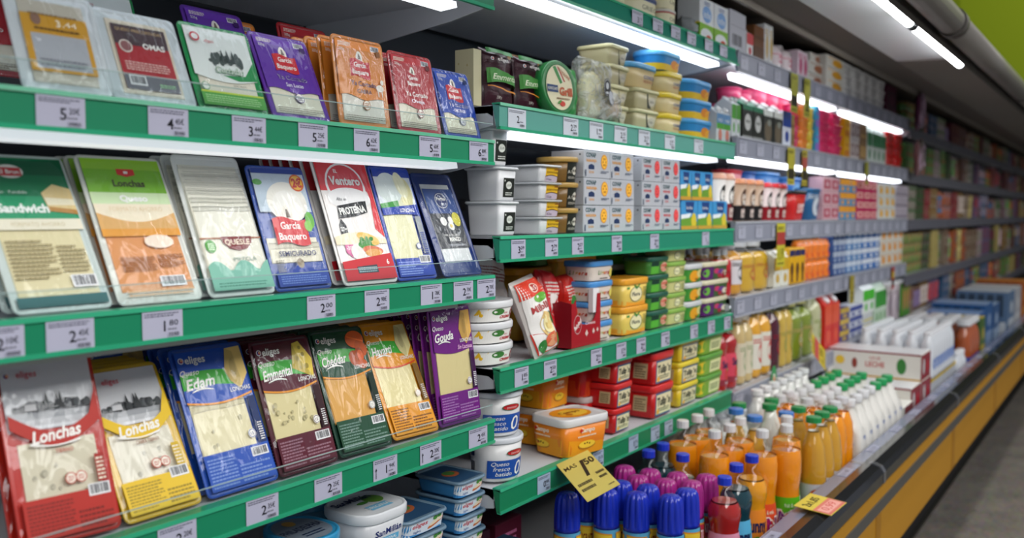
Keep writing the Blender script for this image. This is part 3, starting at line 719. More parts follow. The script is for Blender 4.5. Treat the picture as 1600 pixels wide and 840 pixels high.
def a_sand(g, W, H):
    w = W / 2 - 5.5; g.r(-w, H * .70, w, H - 6, '#187a50'); g.r(-w, H * .57, w, H * .72, '#2a9a6a'); g.w(-w, w, H * .86, lambda t: H - 6 - 4 * math.sin(3 * t), '#0e5e3e')
    g.e(-14, H * .88, 17, 10, '#e8e4dc'); g.r(-30, H * .85, 0, H * .905, '#c42c34'); g.t('El Brun', -15, H * .878, 6, W_, bold=.02, w=25); g.t('Pan · Fundido', -20, H * .745, 4.5, '#e8f0e8', w=38)
    g.t('Sandwich', -12, H * .64, 12, '#f2f6f0', bold=.04, w=62)
    g.p([(20, H * .62), (w, H * .60), (w, H * .77), (34, H * .80), (16, H * .74)], '#e0c890'); g.p([(20, H * .66), (w, H * .66), (w, H * .70), (18, H * .71)], '#efe6c8'); g.p([(20, H * .62), (w, H * .60), (w, H * .63), (20, H * .65)], '#b88848')
    g.r(-w, H * .50, w, H * .57, '#e9e2cc'); g.t('FORMATO AHORRO', 0, H * .535, 6, '#c8b890', w=66); g.lines(-w + 8, 44, 8, 100, 10, '#a09068', seed=2); g.lines(12, 52, w - 8, 92, 7, '#a09068', seed=7); g.bc(w - 38, 30, 32, 17); g.r(-w, 6, w, 20, '#3a6a6c')
def a_lonch(g, W, H):
    w = W / 2 - 5.5; g.r(-w, H * .73, w, H - 6, '#7ab82e'); g.r(-w, H * .66, w, H * .74, '#cfe4b4'); g.w(-w, w, H * .90, lambda t: H - 6, '#93c83a'); g.p([(-10, H * .865), (-10, H * .905), (16, H * .905), (16, H * .865), (3, H * .85)], '#d42a30'); g.r(0, H * .872, 6, H * .89, W_)
    g.t('Lonchas', 3, H * .805, 10, '#4a4a30', bold=.03, w=46); g.t('Queso', 3, H * .70, 9, '#f4f6ee', bold=.05, w=40); g.r(-w, H * .48, w, H * .66, '#efe2c8'); g.t('FORMATO AHORRO', 2, H * .625, 7, '#e0c8a0', w=78)
    g.w(-w, w, H * .48, lambda t: H * .60 - 14 * math.sin(math.pi * t), '#d8a868'); g.w(-w, w, H * .44, H * .49, '#e09a3a'); g.lines(-w + 14, 46, 6, 68, 6, '#9a5a28', seed=1); g.lines(10, 50, w - 8, 70, 6, '#9a5a28', seed=2); g.bc(4, 22, 38, 15)
    g.e(20, H * .40, 22, 10, '#f0dcc8'); g.lines(-w + 10, 10, w - 6, 20, 2, '#e0b890')
def a_quesle(g, W, H):
    w = W / 2 - 5.5; g.r(-w, H * .385, w, H * .395, '#a86a4a'); g.p([(-18, H * .40), (36, H * .40), (34, H * .355), (24, H * .315), (9, H * .30), (-6, H * .315), (-16, H * .355)], '#7a1c20'); g.t('QUESLE', 9, H * .362, 8.5, '#f0e0c8', bold=.02, w=44)
    g.e(-w + 14, H * .335, 9, 10, '#4a9a3a'); g.lines(-w + 9, H * .31, -w + 20, H * .36, 4, '#d8ecc8'); g.t('MEZCLA', 14, H * .24, 6, '#6a8a7a', w=40)
    g.w(-w, w, 7, lambda t: H * .15 + 18 * abs(math.sin(7 * t + .6)), '#7ab8a4'); g.lines(-w + 10, 12, w - 12, 20, 2, '#4a8a78')
def a_semi(g, W, H):
    w = W / 2 - 6; g.r(-w, H * .62, w, H - 6, '#b9c8d4'); g.e(6, H * .70, 40, 34, '#ece8dc'); g.e(-w + 8, H * .86, 9, 5, '#5aa050'); g.e(6, H * .67, 30, 26, '#f2efe6')
    g.w(-w, w, H - 14, H - 6, '#1c3a8c'); g.e(w - 17, H * .86, 14.5, 14.5, '#d8602a'); g.e(w - 17, H * .86, 12, 12, '#f0b83a'); g.t('2€', w - 17, H * .86, 14, '#c82828', bold=.05, w=18)
    garcia(g, -1, H * .47, 1.75, '#d0242c'); g.e(w - 10, H * .55, 9, 14, '#6ab04a'); g.e(w - 16, H * .50, 8, 9, '#8ac85a')
    g.t('SEMICURADO', 0, H * .285, 8, '#2a3060', bold=.02, w=74); g.w(-w, w, 6, lambda t: 30 + 14 * max(0, 1 - abs(t - .5) * 4), '#1c3f9c'); g.e(0, 42, 7, 8, '#8a7a60'); g.lines(-w + 4, H * .14, -w + 20, H * .24, 8, '#8a8a80'); g.lines(-w + 6, 10, w - 6, 24, 4, '#6a86d0')
def a_prot(g, W, H):
    w = W / 2 - 5; g.r(-w, 6, w, H - 6, '#efe9e4'); g.w(-w, w, H * .72, H - 6, '#d8303a'); g.e(0, H * .76, 46, 42, '#f4f2f0'); g.e(0, H * .77, 41, 36, '#d8404a')
    g.e(0, H * .66, 50, 20, '#f4f2f0'); g.p([(w, H * .98), (w, H * .35), (w - 18, H * .42), (w - 10, H * .66), (w - 22, H * .9)], '#d8303a')
    g.t('EL', -16, H * .875, 6.5, W_, bold=.02); g.t('Ventero', 0, H * .80, 15, W_, bold=.035, w=70); g.t('Alto en', -20, H * .655, 6, '#4a4a52', shear=.3, w=24)
    g.p([(-38, H * .50), (-34, H * .60), (20, H * .635), (36, H * .64), (34, H * .55), (6, H * .52)], '#15151b'); g.t('PROTEÍNA', -1, H * .568, 12, W_, bold=.035, rot=.09, w=62)
    g.p([(-42, H * .36), (-26, H * .36), (-26, H * .45), (-34, H * .50), (-42, H * .45)], '#15151b'); g.t('27g', -34, H * .42, 7, W_, bold=.03, w=13); g.p([(-42, H * .345), (-20, H * .345), (-20, H * .25), (-30, H * .20), (-42, H * .24)], '#d8609a'); g.t('-30%', -31, H * .275, 7, W_, bold=.02, w=18)
    g.w(-w, w, H * .30, lambda t: H * .36 + 8 * math.sin(4 * t), '#f0e2c4'); g.e(-10, H * .24, 22, 16, '#e6e2da'); g.e(16, H * .34, 26, 10, '#e8c060', rot=-.3); g.e(10, H * .28, 22, 7, '#4a9a3a', rot=-.2); g.e(20, H * .25, 24, 8, '#d86a3a', rot=-.1); g.e(20, H * .23, 20, 7, '#e0a050')
    for k in range(6): g.e(-4 + k * 5, H * .31 + (k % 2) * 6, 4, 6, '#3a8a34', 8, rot=k)
    g.w(-w, w, 6, lambda t: H * .17 + 12 * t, '#c82430'); g.p([(-30, 18), (-30, 30), (18, 32), (18, 18)], '#2a3a44'); g.lines(-28, 20, 16, 30, 3, '#a8c0c8'); g.t('6', w - 14, H * .155, 9, W_, bold=.02)
def a_blue(g, W, H):
    w = W / 2 - 6; g.r(-w, H * .64, w, H - 6, '#dfe6ec'); g.e(6, H * .80, 30, 34, '#eeeecb'); g.e(26, H * .76, 18, 30, '#e6e0a8'); g.w(-w, w, H * .9, H - 6, '#1c3fa8'); g.e(-14, H * .80, 32, 30, '#dfe9e4'); g.e(18, H * .83, 14, 26, '#f0eec8', rot=.3)
    g.w(-w, 0, H * .60, lambda t: H * .66 + 7 * t, '#4aa04a'); g.w(-w, w, lambda t: H * .56 + 2 * math.sin(3 * t), lambda t: H * .64 - 4 + 8 * t, '#1c3fa8'); g.t('LONCHAS', 18, H * .605, 7.5, W_, bold=.015, w=38)
    g.w(w - 15, w, H * .22, H * .55, '#9aa0a4'); g.r(-w, 6, w, 40, '#1c3fa8'); g.lines(-w + 4, 10, w - 32, 36, 6, '#8aa0e0'); g.bc(w - 34, 30, 30, 14); g.e(w - 26, 62, 6, 6, '#1c3fa8'); g.e(w - 26, 62, 5, 5, '#eeeeee'); g.lines(w - 13, 48, w - 3, 90, 12, '#1c3fa8')
def a_mango(g, W, H):
    w = W / 2 - 12; g.p([(-w + 6, 56), (w - 2, 56), (w - 2, H - 34), (-w + 6, H - 34)], '#232830'); g.r(-w + 6, H * .60, w - 2, H - 34, '#2a4a8a'); g.e(4, H * .725, 20, 18, '#1c3068'); g.e(4, H * .725, 18, 16, '#cfd4da'); g.e(4, H * .725, 16.5, 14.5, '#1c3068'); g.t('Perlas', 4, H * .745, 7, W_, bold=.03, w=26); g.e(4, H * .69, 4, 3, '#c8cdd4')
    for x, y, q in ((-10, H * .52, 9), (12, H * .53, 8), (9, H * .475, 9)): g.e(x, y, q, q, '#e9e9e4'); 
    g.e(9, H * .475, 4, 4, '#d8b83a'); g.e(30, H * .54, 12, 15, '#c9c02c'); g.t('PERLAS RELLENAS', 2, H * .385, 4, W_, w=46); g.t('MANGO', 6, H * .345, 9, W_, bold=.03, w=32); g.lines(-18, 60, 32, H * .30, 8, '#b8bcc4')
E1 = '#e6dcb4'
PK = {
 's1a': (.112, .135, '#c9d0d4', '#c4cbd0', a_orange, '#b9b3a4', 0, (-.04, .012, .04, .12), 0, 'clear tray of cheese with orange label, first on the second shelf'),
 's1b': (.122, .135, '#c3ccd0', '#c4cbd0', a_omas, '#cfc6b2', 0, (-.044, .012, .044, .12), 0, 'clear tray of cheese with dark red label, beside the orange-labelled tray'),
 's1c': (.120, .137, '#1f8a4c', '#d0d6d2', a_cort, '#d9d4c2', 0, (-.048, .03, .048, .06), 0, 'green-rimmed white cheese pack with tree picture, under the purple pack'),
 's1d': (.117, .148, '#5a2a96', '#6a3aa0', yacortado('#5c2a9c', 'San Lucas'), '#d9d4c0', 0, (-.048, .01, .048, .06), 0, 'purple cheese pack with red badge at the front of the second shelf'),
 's1e': (.120, .150, '#cf7d2c', '#c07c3c', yacortado('#d9832a', 'CABRA', goat=True), '#dcd8cc', 0, (-.048, .01, .048, .06), 0, 'orange goat cheese pack with red badge, front of its row'),
 's1f': (.118, .146, '#a81c26', '#b0b0a4', yacortado('#b01c28', 'Oveja'), '#d9d2bc', 0, (-.048, .01, .048, .06), 0, 'dark red cheese pack at the front between the orange and blue packs'),
 's1g': (.111, .136, '#1c3c9c', '#b0b4b8', yacortado('#1f44a8', 'SEMICURADO'), '#d9d2b8', 0, (-.044, .01, .044, .06), 0, 'blue cheese pack with red badge at the end of the second shelf'),
 's2a': (.122, .224, '#c9d4d0', '#4a8a90', a_sand, '#ddd2a8', 0, (-.05, .018, .05, .115), 0, 'sandwich cheese slices with green header, first on the third shelf'),
 's2b': (.126, .220, '#d6d8d0', '#d8863a', a_lonch, '#d9935a', 0, (-.053, .018, .053, .105), 0, 'orange cheese slices with lime green header'),
 's2c': (.117, .222, '#d9dcd8', '#cfd2cc', a_quesle, '#e9e6d6', 11, (-.05, .03, .05, .205), 0, 'clear pack of white layered cheese slices with round maroon label'),
 's2d': (.115, .205, '#24489c', '#c9ccd0', a_semi, '#e2dcc6', 2, (-.05, .045, .05, .085), 0, 'cheese pack with waving red badge and orange round price burst'),
 's2e': (.130, .232, '#e4e0dc', '#d0ccc4', a_prot, None, 0, None, 0, 'red and white cheese pack reading proteína, foremost of its row'),
 's2f': (.108, .217, '#1c3ea4', '#b9c4cc', a_blue, '#e6e2b8', 0, (-.046, .03, .03, .125), 0, 'blue-edged pack of pale yellow slices beside the red and white pack'),
 's2g': (.120, .214, '#1f3474', '#274082', a_mango, '#d9dcdc', 0, (-.042, .03, .042, .19), 0, 'dark blue tray of white cheese pearls with mango on the label'),
 's3a': (.126, .234, '#b8281c', '#b02a20', lonchas_scene('#b32a20', 'TIERNO'), '#d6ceb4', 0, (-.048, .05, .048, .125), 7, 'red-framed sliced cheese pack with grey landscape, first on the fourth shelf'),
 's3b': (.116, .218, '#d4ac1c', '#c9b060', lonchas_scene('#e3bc1c', 'CABRA TIERNO'), '#ded8c4', 0, (-.045, .048, .045, .12), 6, 'yellow-framed sliced goat cheese pack, foremost of its row'),
 's3c': (.127, .223, '#1f4fae', '#c9c8b0', eliges('#1f4fb0', 'Edam', '#e8c878', 'roll', nw=44), E1, 3, (-.052, .055, .040, .150), 4, 'blue-framed sliced Edam cheese pack'),
 's3d': (.122, .215, '#4c1424', '#5a4a48', eliges('#571629', 'Emmental', '#e8cc50', 'wedge'), '#ddd09c', 1, (-.052, .055, .04, .142), 16, 'maroon-framed sliced Emmental cheese pack with holes in the cheese'),
 's3e': (.125, .218, '#143f2e', '#4a5a50', eliges('#17482f', 'Cheddar', '#e0642c', 'fan', nw=50), '#dba452', 2, (-.053, .055, .041, .150), 0, 'dark green-framed sliced Cheddar cheese pack'),
 's3f': (.123, .221, '#e0941c', '#d0a048', eliges('#e0941c', 'Havarti', '#eadfa0', 'roll', edge='#d8502a', nw=48), '#e6d8a0', 0, (-.052, .055, .040, .140), 0, 'orange-framed sliced cheese pack beside the purple row'),
 's3g': (.129, .224, '#6d1c7c', '#c9b8b0', eliges('#6d1a7a', 'Gouda', '#e0b058', 'roll', sw=None, edge=None, nw=48, sin=True), '#d8c890', 1, (-.052, .055, .048, .150), 0, 'purple-framed Gouda cheese pack, foremost of the purple row'),
}
POSE = {'s1a': (.585, 20), 's1b': (.702, 23.5), 's1c': (.826, 22), 's1d': (.951, 24), 's1e': (1.087, 8), 's1f': (1.225, 11), 's1g': (1.350, 16),
 's2a': (.572, 31), 's2b': (.703, 27), 's2c': (.834, 23.5), 's2d': (.950, 20), 's2e': (1.098, 21), 's2f': (1.216, 20), 's2g': (1.348, 23.5),
 's3a': (.573, 21), 's3b': (.700, 30), 's3c': (.830, 24), 's3d': (.956, 20), 's3e': (1.083, 22), 's3f': (1.211, 26), 's3g': (1.338, 9)}
ROLL = {'s3a': -2.5, 's3e': -1, 's3f': -1.8, 's3g': -1.0, 's1a': .7}
BACK = {'s1e': 5, 's1b': 2, 's1f': 2, 's1g': 1, 's1d': 1, 's2b': 2, 's2a': 1, 's2e': 5, 's2g': 2, 's2c': 2, 's2f': 1, 's3g': 9, 's3f': 3, 's3e': 2, 's3d': 2, 's3b': 4, 's3a': 1, 's3c': 2}
NTH = ['second', 'third', 'fourth', 'fifth', 'sixth', 'seventh', 'eighth', 'ninth', 'tenth', 'last']
SHORT = {'s1a': 'orange-labelled clear cheese tray', 's1b': 'red-labelled clear cheese tray', 's1d': 'purple cheese pack with red badge', 's1e': 'orange goat cheese pack', 's1f': 'dark red cheese pack', 's1g': 'blue cheese pack',
 's2a': 'green sandwich cheese pack', 's2b': 'lime green and orange cheese pack', 's2c': 'clear pack of white layered cheese', 's2e': 'red and white protein cheese pack', 's2f': 'blue-edged sliced cheese pack', 's2g': 'dark blue tray of cheese pearls',
 's3a': 'red-framed sliced cheese pack', 's3b': 'yellow-framed goat cheese pack', 's3c': 'blue-framed Edam pack', 's3d': 'maroon-framed Emmental pack', 's3e': 'green-framed Cheddar pack', 's3f': 'orange-framed cheese pack', 's3g': 'purple-framed Gouda pack'}
protos = {}
for k, (W, H, rim, body, art, ch, st, reg_, ho, lb) in PK.items():
    z = {'s1': Z1[1], 's2': Z1[2], 's3': Z1[3]}[k[:2]] + .0035; y, ln = POSE[k]
    dp = .0135 if k != 's2g' else .018; ro_ = math.radians(ROLL.get(k, 0)); z += abs(math.sin(ro_)) * W / 2
    r = cheese_pack(W, H, rim, body, art, ch, st, reg_, ho, depth=dp); protos[k] = r
    o = inst(r, (-.027, y, z), 0, math.radians(ln), math.radians(ROLL.get(k, 0)))
    tag(o, lb, 'cheese pack', ('packs of ' + SHORT[k]) if k in SHORT else None)
    for i in range(BACK.get(k, 0)):
        st_ = .0235 / math.cos(math.radians(ln)) if k != 's3g' else .0215
        if k == 's1e': st_ = .0245
        dy = {'s1e': -.006, 's3f': -.006, 's3b': .004}.get(k, .0) * (i + 1)
        q = inst(r, (-.027 - st_ * (i + 1), y + dy, z), 0, math.radians(ln), math.radians(ROLL.get(k, 0)))
        tag(q, SHORT[k] + f', {NTH[i]} from the front of its row', 'cheese pack', 'packs of ' + SHORT[k])
# packs standing further back
for k, x, y, z, ln, lb in (('s1d', -.155, .925, Z1[1] + .055, 24, 'purple cheese pack standing high behind the green-rimmed pack'),
    ('s1f', -.20, 1.135, Z1[1] + .06, 14, 'red cheese pack standing high at the back above the orange pack'),
    ('s1e', -.22, .99, Z1[1] + .05, 16, 'orange goat cheese pack at the back beside the high red pack'),
    ('s3c', -.175, .735, Z1[3] + .0035, 14, 'blue cheese pack standing behind the yellow-framed packs'),
    ('s3c', -.205, .80, Z1[3] + .0035, 14, 'blue cheese pack half hidden behind the Edam packs'),
    ('s1c', -.19, .74, Z1[1] + .06, 20, 'green-rimmed cheese pack at the back, above the dark red label'),
    ('s1f', -.26, .60, Z1[1] + .05, 20, 'dark red cheese pack in the shade at the back corner')):
    q = inst(protos[k], (x, y, z), 0, math.radians(ln)); tag(q, lb, 'cheese pack')
# ================================================================== STACKED GOODS
def lvl(i, n):
    if n == 1: return ''
    if i == n - 1: return 'top'
    if i == 0: return 'bottom'
    return ('', 'second from bottom', 'third from bottom', 'fourth from bottom', 'fifth from bottom')[i]
def colw(c, n):
    if n == 1: return ''
    if n == 2: return ('left', 'right')[c]
    if n == 3: return ('left', 'middle', 'right')[c]
    return ('first', 'second', 'third', 'fourth', 'fifth', 'sixth', 'seventh', 'eighth')[c]
LABELS = {}
def uniq(lb):
    LABELS[lb] = LABELS.get(lb, 0) + 1
    return lb
def block(px0, px1, ncol, z, levels, h, make, desc, cat, where='', xf=-.02, d=.08, rows=1, gap=.0015, rz=0.0, jit=.0015, missing=(), rowword='row', rowgap=.003):
    ya, yb = yp(px0, xf, z + .03), yp(px1, xf, z + .03); w = (yb - ya) / ncol
    if 'bottle' in cat: d = max(d, w)
    proto = make(w - gap, d, h - .0006); proto.name = cat.replace(' ', '_').replace('-', '_'); rnd = random.Random(int(px0) * 7 + levels)
    for r in range(rows):
        for c in range(ncol):
            for i in range(levels):
                if (c, i) in missing or (r, c, i) in missing: continue
                o = inst(proto, (xf - d / 2 - r * (d + rowgap) + rnd.uniform(-jit, jit), ya + w * (c + .5), z + .0006 + i * h), rz + rnd.uniform(-.015, .015))
                a = lvl(i, levels); b = colw(c, ncol); parts = desc
                if a or b: parts += ', ' + (a + ' of ' if a else '') + ((b + ' ') if b else '') + ('stack' if levels > 1 else 'one')
                if r: parts += f', {("front", "second", "third", "fourth")[r]} {rowword}'
                if where: parts += ' ' + where
                tag(o, uniq(parts), cat, desc + 's' if ncol * levels * rows > 1 else None)
    return proto
zB, zC, zD, zE, zA = Z2[1] + .003, Z2[2] + .003, Z2[3] + .003, Z2[4] + .003, Z2[0] + .003
# ---- second bay, middle shelf (white tubs, gold lids, citrus boxes, milk boxes)
def art_mato(g, w, h):
    s = h * .60; g.r(-s * .38, h * .12, s * .62, h * .12 + s, '#20241f'); cx = s * .12; cy = h * .12 + s * .62
    g.e(cx, cy, s * .26, s * .2, '#d8dcd4'); g.t('LEGUM', cx, cy, s * .12, '#20241f', w=s * .36); g.lines(cx - s * .3, h * .12 + s * .1, cx + s * .3, h * .12 + s * .30, 2, '#d0d4cc'); g.e(-s * .27, h * .12 + s * .86, s * .05, s * .05, '#d0d4cc')
mk = lambda w, d, h: tub('cheese_tub', w + .010, d, h, '#d9dadd', '#cfd2d6', r=.008, tp=.9, art=art_mato, lidh=.004, over=.006)
block(783, 813, 1, zC, 2, .0695, mk, 'square white fresh cheese tub with small black label', 'tub', d=.098)
o = mk(.058, .08, .0745); o.location = (-.06, 1.468, zC + .141); tag(o, 'square white cheese tub with black label, topmost against the upper shelf', 'tub')
def art_yel(g, w, h):
    g.r(-w * .15, 1, w * .5, h * .95, '#e0b024'); g.w(-w * .15, w * .5, 1, lambda t: h * .35 + 3 * math.sin(4 * t), '#b8aab8'); g.w(-w * .15, w * .5, lambda t: h * .33 + 3 * math.sin(4 * t), lambda t: h * .38 + 3 * math.sin(4 * t), '#2a2418')
    g.t('REQUESON DE VALENCIA', w * .17, h * .62, h * .13, '#3a2a14', w=w * .56); g.t('El Deya', -w * .0, h * .18, h * .15, '#2a2438', w=w * .2); g.lines(w * .2, h * .78, w * .46, h * .9, 1, '#8a3a20')
block(846, 877, 1, zC, 4, .0375, lambda w, d, h: tub('cheese_tub', w + .016, d + .01, h, '#d5d6d8', '#b9bcc0', r=.006, tp=.93, art=art_yel, lidh=.003, over=.008), 'flat white cheese tub with yellow label', 'tub', d=.125)
def art_gold(g, w, h):
    g.r(-w * .22, 0, w * .42, h * .97, '#22251e'); g.e(w * .06, h * .55, h * .2, h * .2, '#cfcabc'); g.t('RICO', w * .06, h * .55, h * .1, '#22251e'); g.t('REQUESON ARTESANO', w * .08, h * .22, h * .11, '#cfcabc', w=w * .5); g.t('A1', -w * .14, h * .5, h * .16, '#cfcabc'); g.e(w * .3, h * .6, h * .1, h * .12, '#b83a2a')
block(885, 913, 1, zC, 3, .0575, lambda w, d, h: tub('cheese_tub', w + .012, d, h, '#7a5a28', '#b08d48', r=None, tp=.9, art=art_gold, lidh=.010, over=.004), 'round brown cheese pot with gold lid', 'tub', d=.098)
def art_covap(c, word='NARANJA'):
    def f(g, w, h):
        g.t('COVAP', -w * .24, h * .84, h * .15, '#1f4a50', bold=.04, w=w * .36); g.t(word, -w * .22, h * .64, h * .11, c, bold=.02, w=w * .38); g.p([(-w * .34, h * .32), (-w * .12, h * .32), (-w * .12, h * .46), (-w * .23, h * .52), (-w * .34, h * .46)], '#22345c')
        g.t('200', -w * .23, h * .22, h * .09, c, w=w * .2); g.e(w * .26, h * .62, w * .13, h * .28, c); g.e(w * .26, h * .62, w * .105, h * .23, shade(c, 1.25)); 
        for k in range(6): a = math.pi * k / 3; g.e(w * .26 + w * .055 * math.cos(a), h * .62 + h * .13 * math.sin(a), w * .02, h * .05, shade(c, .85), 8)
        g.lines(w * .12, h * .2, w * .42, h * .3, 2, '#3a4a68', seed=2); g.r(-w * .47, h * .06, -w * .44, h * .3, '#3a4a68')
    return f
def covap(c): return lambda w, d, h: box('citrus_dessert_box', w, d, h, '#b6b9c0', art_covap(c), side=lambda g, a, b: (g.p([(-a * .4, b * .1), (a * .4, b * .7), (a * .4, b * .74), (-a * .4, b * .14)], '#aeb2ba'), g.e(a * .38, b * .85, 2.2, 2.2, '#2a2a30')))
block(912, 990, 2, zC, 3, .0635, covap('#e09a34'), 'grey citrus dessert box with orange fruit', 'box', d=.09)
block(1002, 1062, 2, zC, 3, .0635, covap('#d8484a'), 'grey citrus dessert box with red fruit', 'box', d=.10)
def art_milkbox(g, w, h):
    g.r(-w / 2, 0, w / 2, h, '#3f93cc'); g.w(-w / 2, w / 2, 0, lambda t: h * .35 + h * .12 * math.sin(4 * t), '#6a9a34'); g.p([(-w * .25, h * .95), (w * .3, h * .95), (w * .22, h * .55), (-w * .2, h * .6)], '#1c3f7c'); g.t('leche', 0, h * .75, h * .12, W_, w=w * .36)
    g.p([(-w * .5, h * .5), (w * .1, h * .55), (w * .0, h * .4), (-w * .5, h * .36)], '#e8ecf0'); g.e(w * .27, h * .3, w * .16, h * .26, '#d8c034'); g.r(-w / 2, 0, w / 2, h * .12, '#c89a3a')
mb = lambda w, d, h: box('milk_dessert_box', w, d, h, '#3f93cc', art_milkbox)
block(1065, 1135, 3, zC, 1, .083, mb, 'blue and green milk dessert carton, lower row', 'carton', d=.09)
o_ = block(1062, 1113, 3, zC + .083, 1, .083, mb, 'blue and green milk dessert carton, upper row', 'carton', d=.09)
# ---- second bay, fourth shelf (margarine)
def art_vent(g, w, h):
    g.r(-w * .75, 1, w * .62, h * .96, '#ebe9e4'); g.p([(-w * .75, h * .96), (-w * .30, h * .96), (-w * .42, 1), (-w * .75, 1)], '#b8222c'); g.p([(-w * .42, h * .9), (-w * .27, h * .9), (-w * .36, h * .35), (-w * .47, h * .5)], '#e8b82c')
    g.e(-w * .1, h * .68, w * .12, h * .22, '#3f7a38'); g.t('sabor', w * .06, h * .6, h * .14, '#b8222c', shear=.2); g.t('CREMA', w * .05, h * .32, h * .18, '#b8222c', bold=.04, shear=.2, w=w * .24)
    g.e(w * .33, h * .55, w * .15, h * .36, '#c8303a'); g.e(w * .33, h * .55, w * .135, h * .31, '#a81824'); g.t('Ventero', w * .33, h * .55, h * .2, W_, bold=.03, w=w * .24)
block(757, 819, 1, zD, 3, .0435, lambda w, d, h: tub('cream_cheese_tub', w + .01, d, h, '#e6e6e4', '#dcdde0', r=None, tp=.92, art=art_vent, lidh=.013, over=.003), 'round white cream cheese tub with red label', 'tub', d=.135)
def art_roll(g, w, h):
    g.r(-w * .44, h * .04, w * .44, h * .93, '#e9e6e2'); g.r(-w * .46, h * .74, w * .46, h * .955, '#d8402c'); g.w(-w * .46, w * .46, h * .04, lambda t: h * .2 + h * .2 * max(0, .6 - t), '#c8301f'); g.e(w * .0, h * .84, w * .1, w * .1, '#e8d0c0'); g.e(w * .0, h * .84, w * .08, w * .08, '#b02a20'); g.t('x5', w * .0, h * .84, w * .08, W_)
    g.e(w * .1, h * .70, w * .24, h * .06, '#6ab040'); g.t('MiRolli', -w * .02, h * .585, h * .085, '#a83a3a', bold=.02, w=w * .66)
    g.e(w * .02, h * .36, w * .28, h * .16, '#d8b878'); g.e(w * .02, h * .36, w * .2, h * .115, '#ece0a8'); g.e(w * .02, h * .36, w * .12, h * .07, '#d8c078'); g.e(w * .05, h * .16, w * .26, h * .09, '#d86a4a'); g.e(w * .02, h * .14, w * .17, h * .06, '#e0a078')
    g.p([(w * .2, h * .5), (w * .42, h * .5), (w * .42, h * .3), (w * .3, h * .36)], '#1f6a3a'); g.e(-w * .3, h * .12, w * .14, h * .08, '#2f7a38'); g.e(w * .34, h * .1, w * .1, h * .1, '#3a8a34')
rp = pouch('snack_bag', .108, .172, .05, '#cfc9c4', art_roll, crinkle=.005, seed=4)
o = rp; o.location = (-.012, 1.615, zD + .0045); o.rotation_euler = (math.radians(9), math.radians(-17), math.radians(4)); tag(o, 'white and red bag of cheese rolls leaning against the red display box', 'snack bag')
def art_rd(c, d, w2=W_):
    def f(g, w, h): g.r(-w * .4, h * .05, w * .4, h * .95, c); g.e(0, h * .5, w * .28, h * .16, d); g.lines(-w * .3, h * .6, w * .3, h * .85, 5, w2)
    return f
for k, (x, y, zz, w, h, c1, c2, rx, ry, rz, lb) in enumerate((
    (-.16, 1.600, .055, .12, .145, '#e2e0dc', '#c8ccc4', -12, -14, -6, 'white and green snack bag lying highest behind the cream cheese tubs'),
    (-.215, 1.555, .01, .13, .12, '#c8241f', '#a81c18', 8, -12, 12, 'red snack bag lying deep behind the cream cheese tubs'),
    (-.085, 1.725, .0, .078, .165, '#c81f28', '#e8e0dc', -6, -6, 4, 'red snack bag standing upright behind the white bag of rolls'),
    (-.085, 1.832, .0, .072, .150, '#cc2a20', '#3a8a3a', 5, -5, -4, 'small red snack bag with green patch rising from the display box'))):
    o = pouch('snack_bag', w, h, .05, c1, art_rd(c1, c2, '#8a2a24' if k == 0 else '#e8d8d0'), crinkle=.007, seed=10 + k); o.location = (x, y, zD + .012 + zz); o.rotation_euler = (math.radians(rx), math.radians(ry), math.radians(rz)); tag(o, lb, 'snack bag')
# red scooped display box
t = tag(empty('display_box'), 'red cardboard display box with scooped front, nearly empty', 'display box')
ya, yb = yp(893, -.015, zD), yp(938, -.015, zD); wB = yb - ya; t.location = (-.075, (ya + yb) / 2, zD + .0008)
def outl(w, h):
    o = [(-w, 0), (w, 0), (w, h), (w * .78, h)]
    for k in range(9): a = math.pi * k / 8; o.append((.02 * w + w * .74 * math.cos(a), h * .93 - h * .52 * math.sin(a) ** .5))
    return o + [(-w * .82, h * .86), (-w, h * .86)]
RC = M('#a31320', .45, 'print'); b = MB(); n = len(outl(1, 1)); H_ = .118; base = len(b.v)
for x in (.060, .0585): b.v += [(x, u, v) for u, v in outl(wB / 2, H_)]
b.face(range(n), RC); b.face([n + i for i in range(n)][::-1], P('#d9d4d0'))
for i in range(n): j = (i + 1) % n; b.face((i, n + i, n + j, j), RC)
g = G(); g.e(-wB * 300, 52, wB * 130, 22, '#c8a0a0'); g.e(-wB * 300, 52, wB * 118, 20, '#a31320'); g.t('Babybel', -wB * 300, 52, 10, W_, bold=.02, rot=.6, w=wB * 240); g.t('Cheese', wB * 130, 52, 7, '#e8c8c8', bold=.02, w=wB * 340)
for a, c, q in ((.0, 28, 7), (.24, 30, 6), (.38, 32, 5)): g.p([(wB * 1000 * a - q, c), (wB * 1000 * a, c + q * 1.4), (wB * 1000 * a + q, c), (wB * 1000 * a, c - q)], '#dcc0b8')
b.gfx(g, lambda u, v, l: (.060 + l, u, v)); b.build('front_panel', t)
b = MB(); b.box(-.065, -wB / 2, 0, .0585, wB / 2, .002, RC); b.box(-.065, -wB / 2, .002, -.0635, wB / 2, H_, P('#e3e0de')); b.build('tray_back', t)
for sg in (-1, 1):
    b = MB(); b.prism([(-.065, .002), (.0584, .002), (.0584, H_ * (.86 if sg < 0 else 1)), (.03, H_ * .9), (-.02, H_ * .78), (-.065, H_)], sg * (wB / 2 - .0008) - .0007, sg * (wB / 2 - .0008) + .0007, P('#8c1420') if sg < 0 else P('#b9191f')); b.build('side_panel', t)
b = MB(); b.box(.045, wB * .26, H_ * .62, .0578, wB * .47, H_ + .012, P('#e6e4e6')); b.build('white_flap', t)
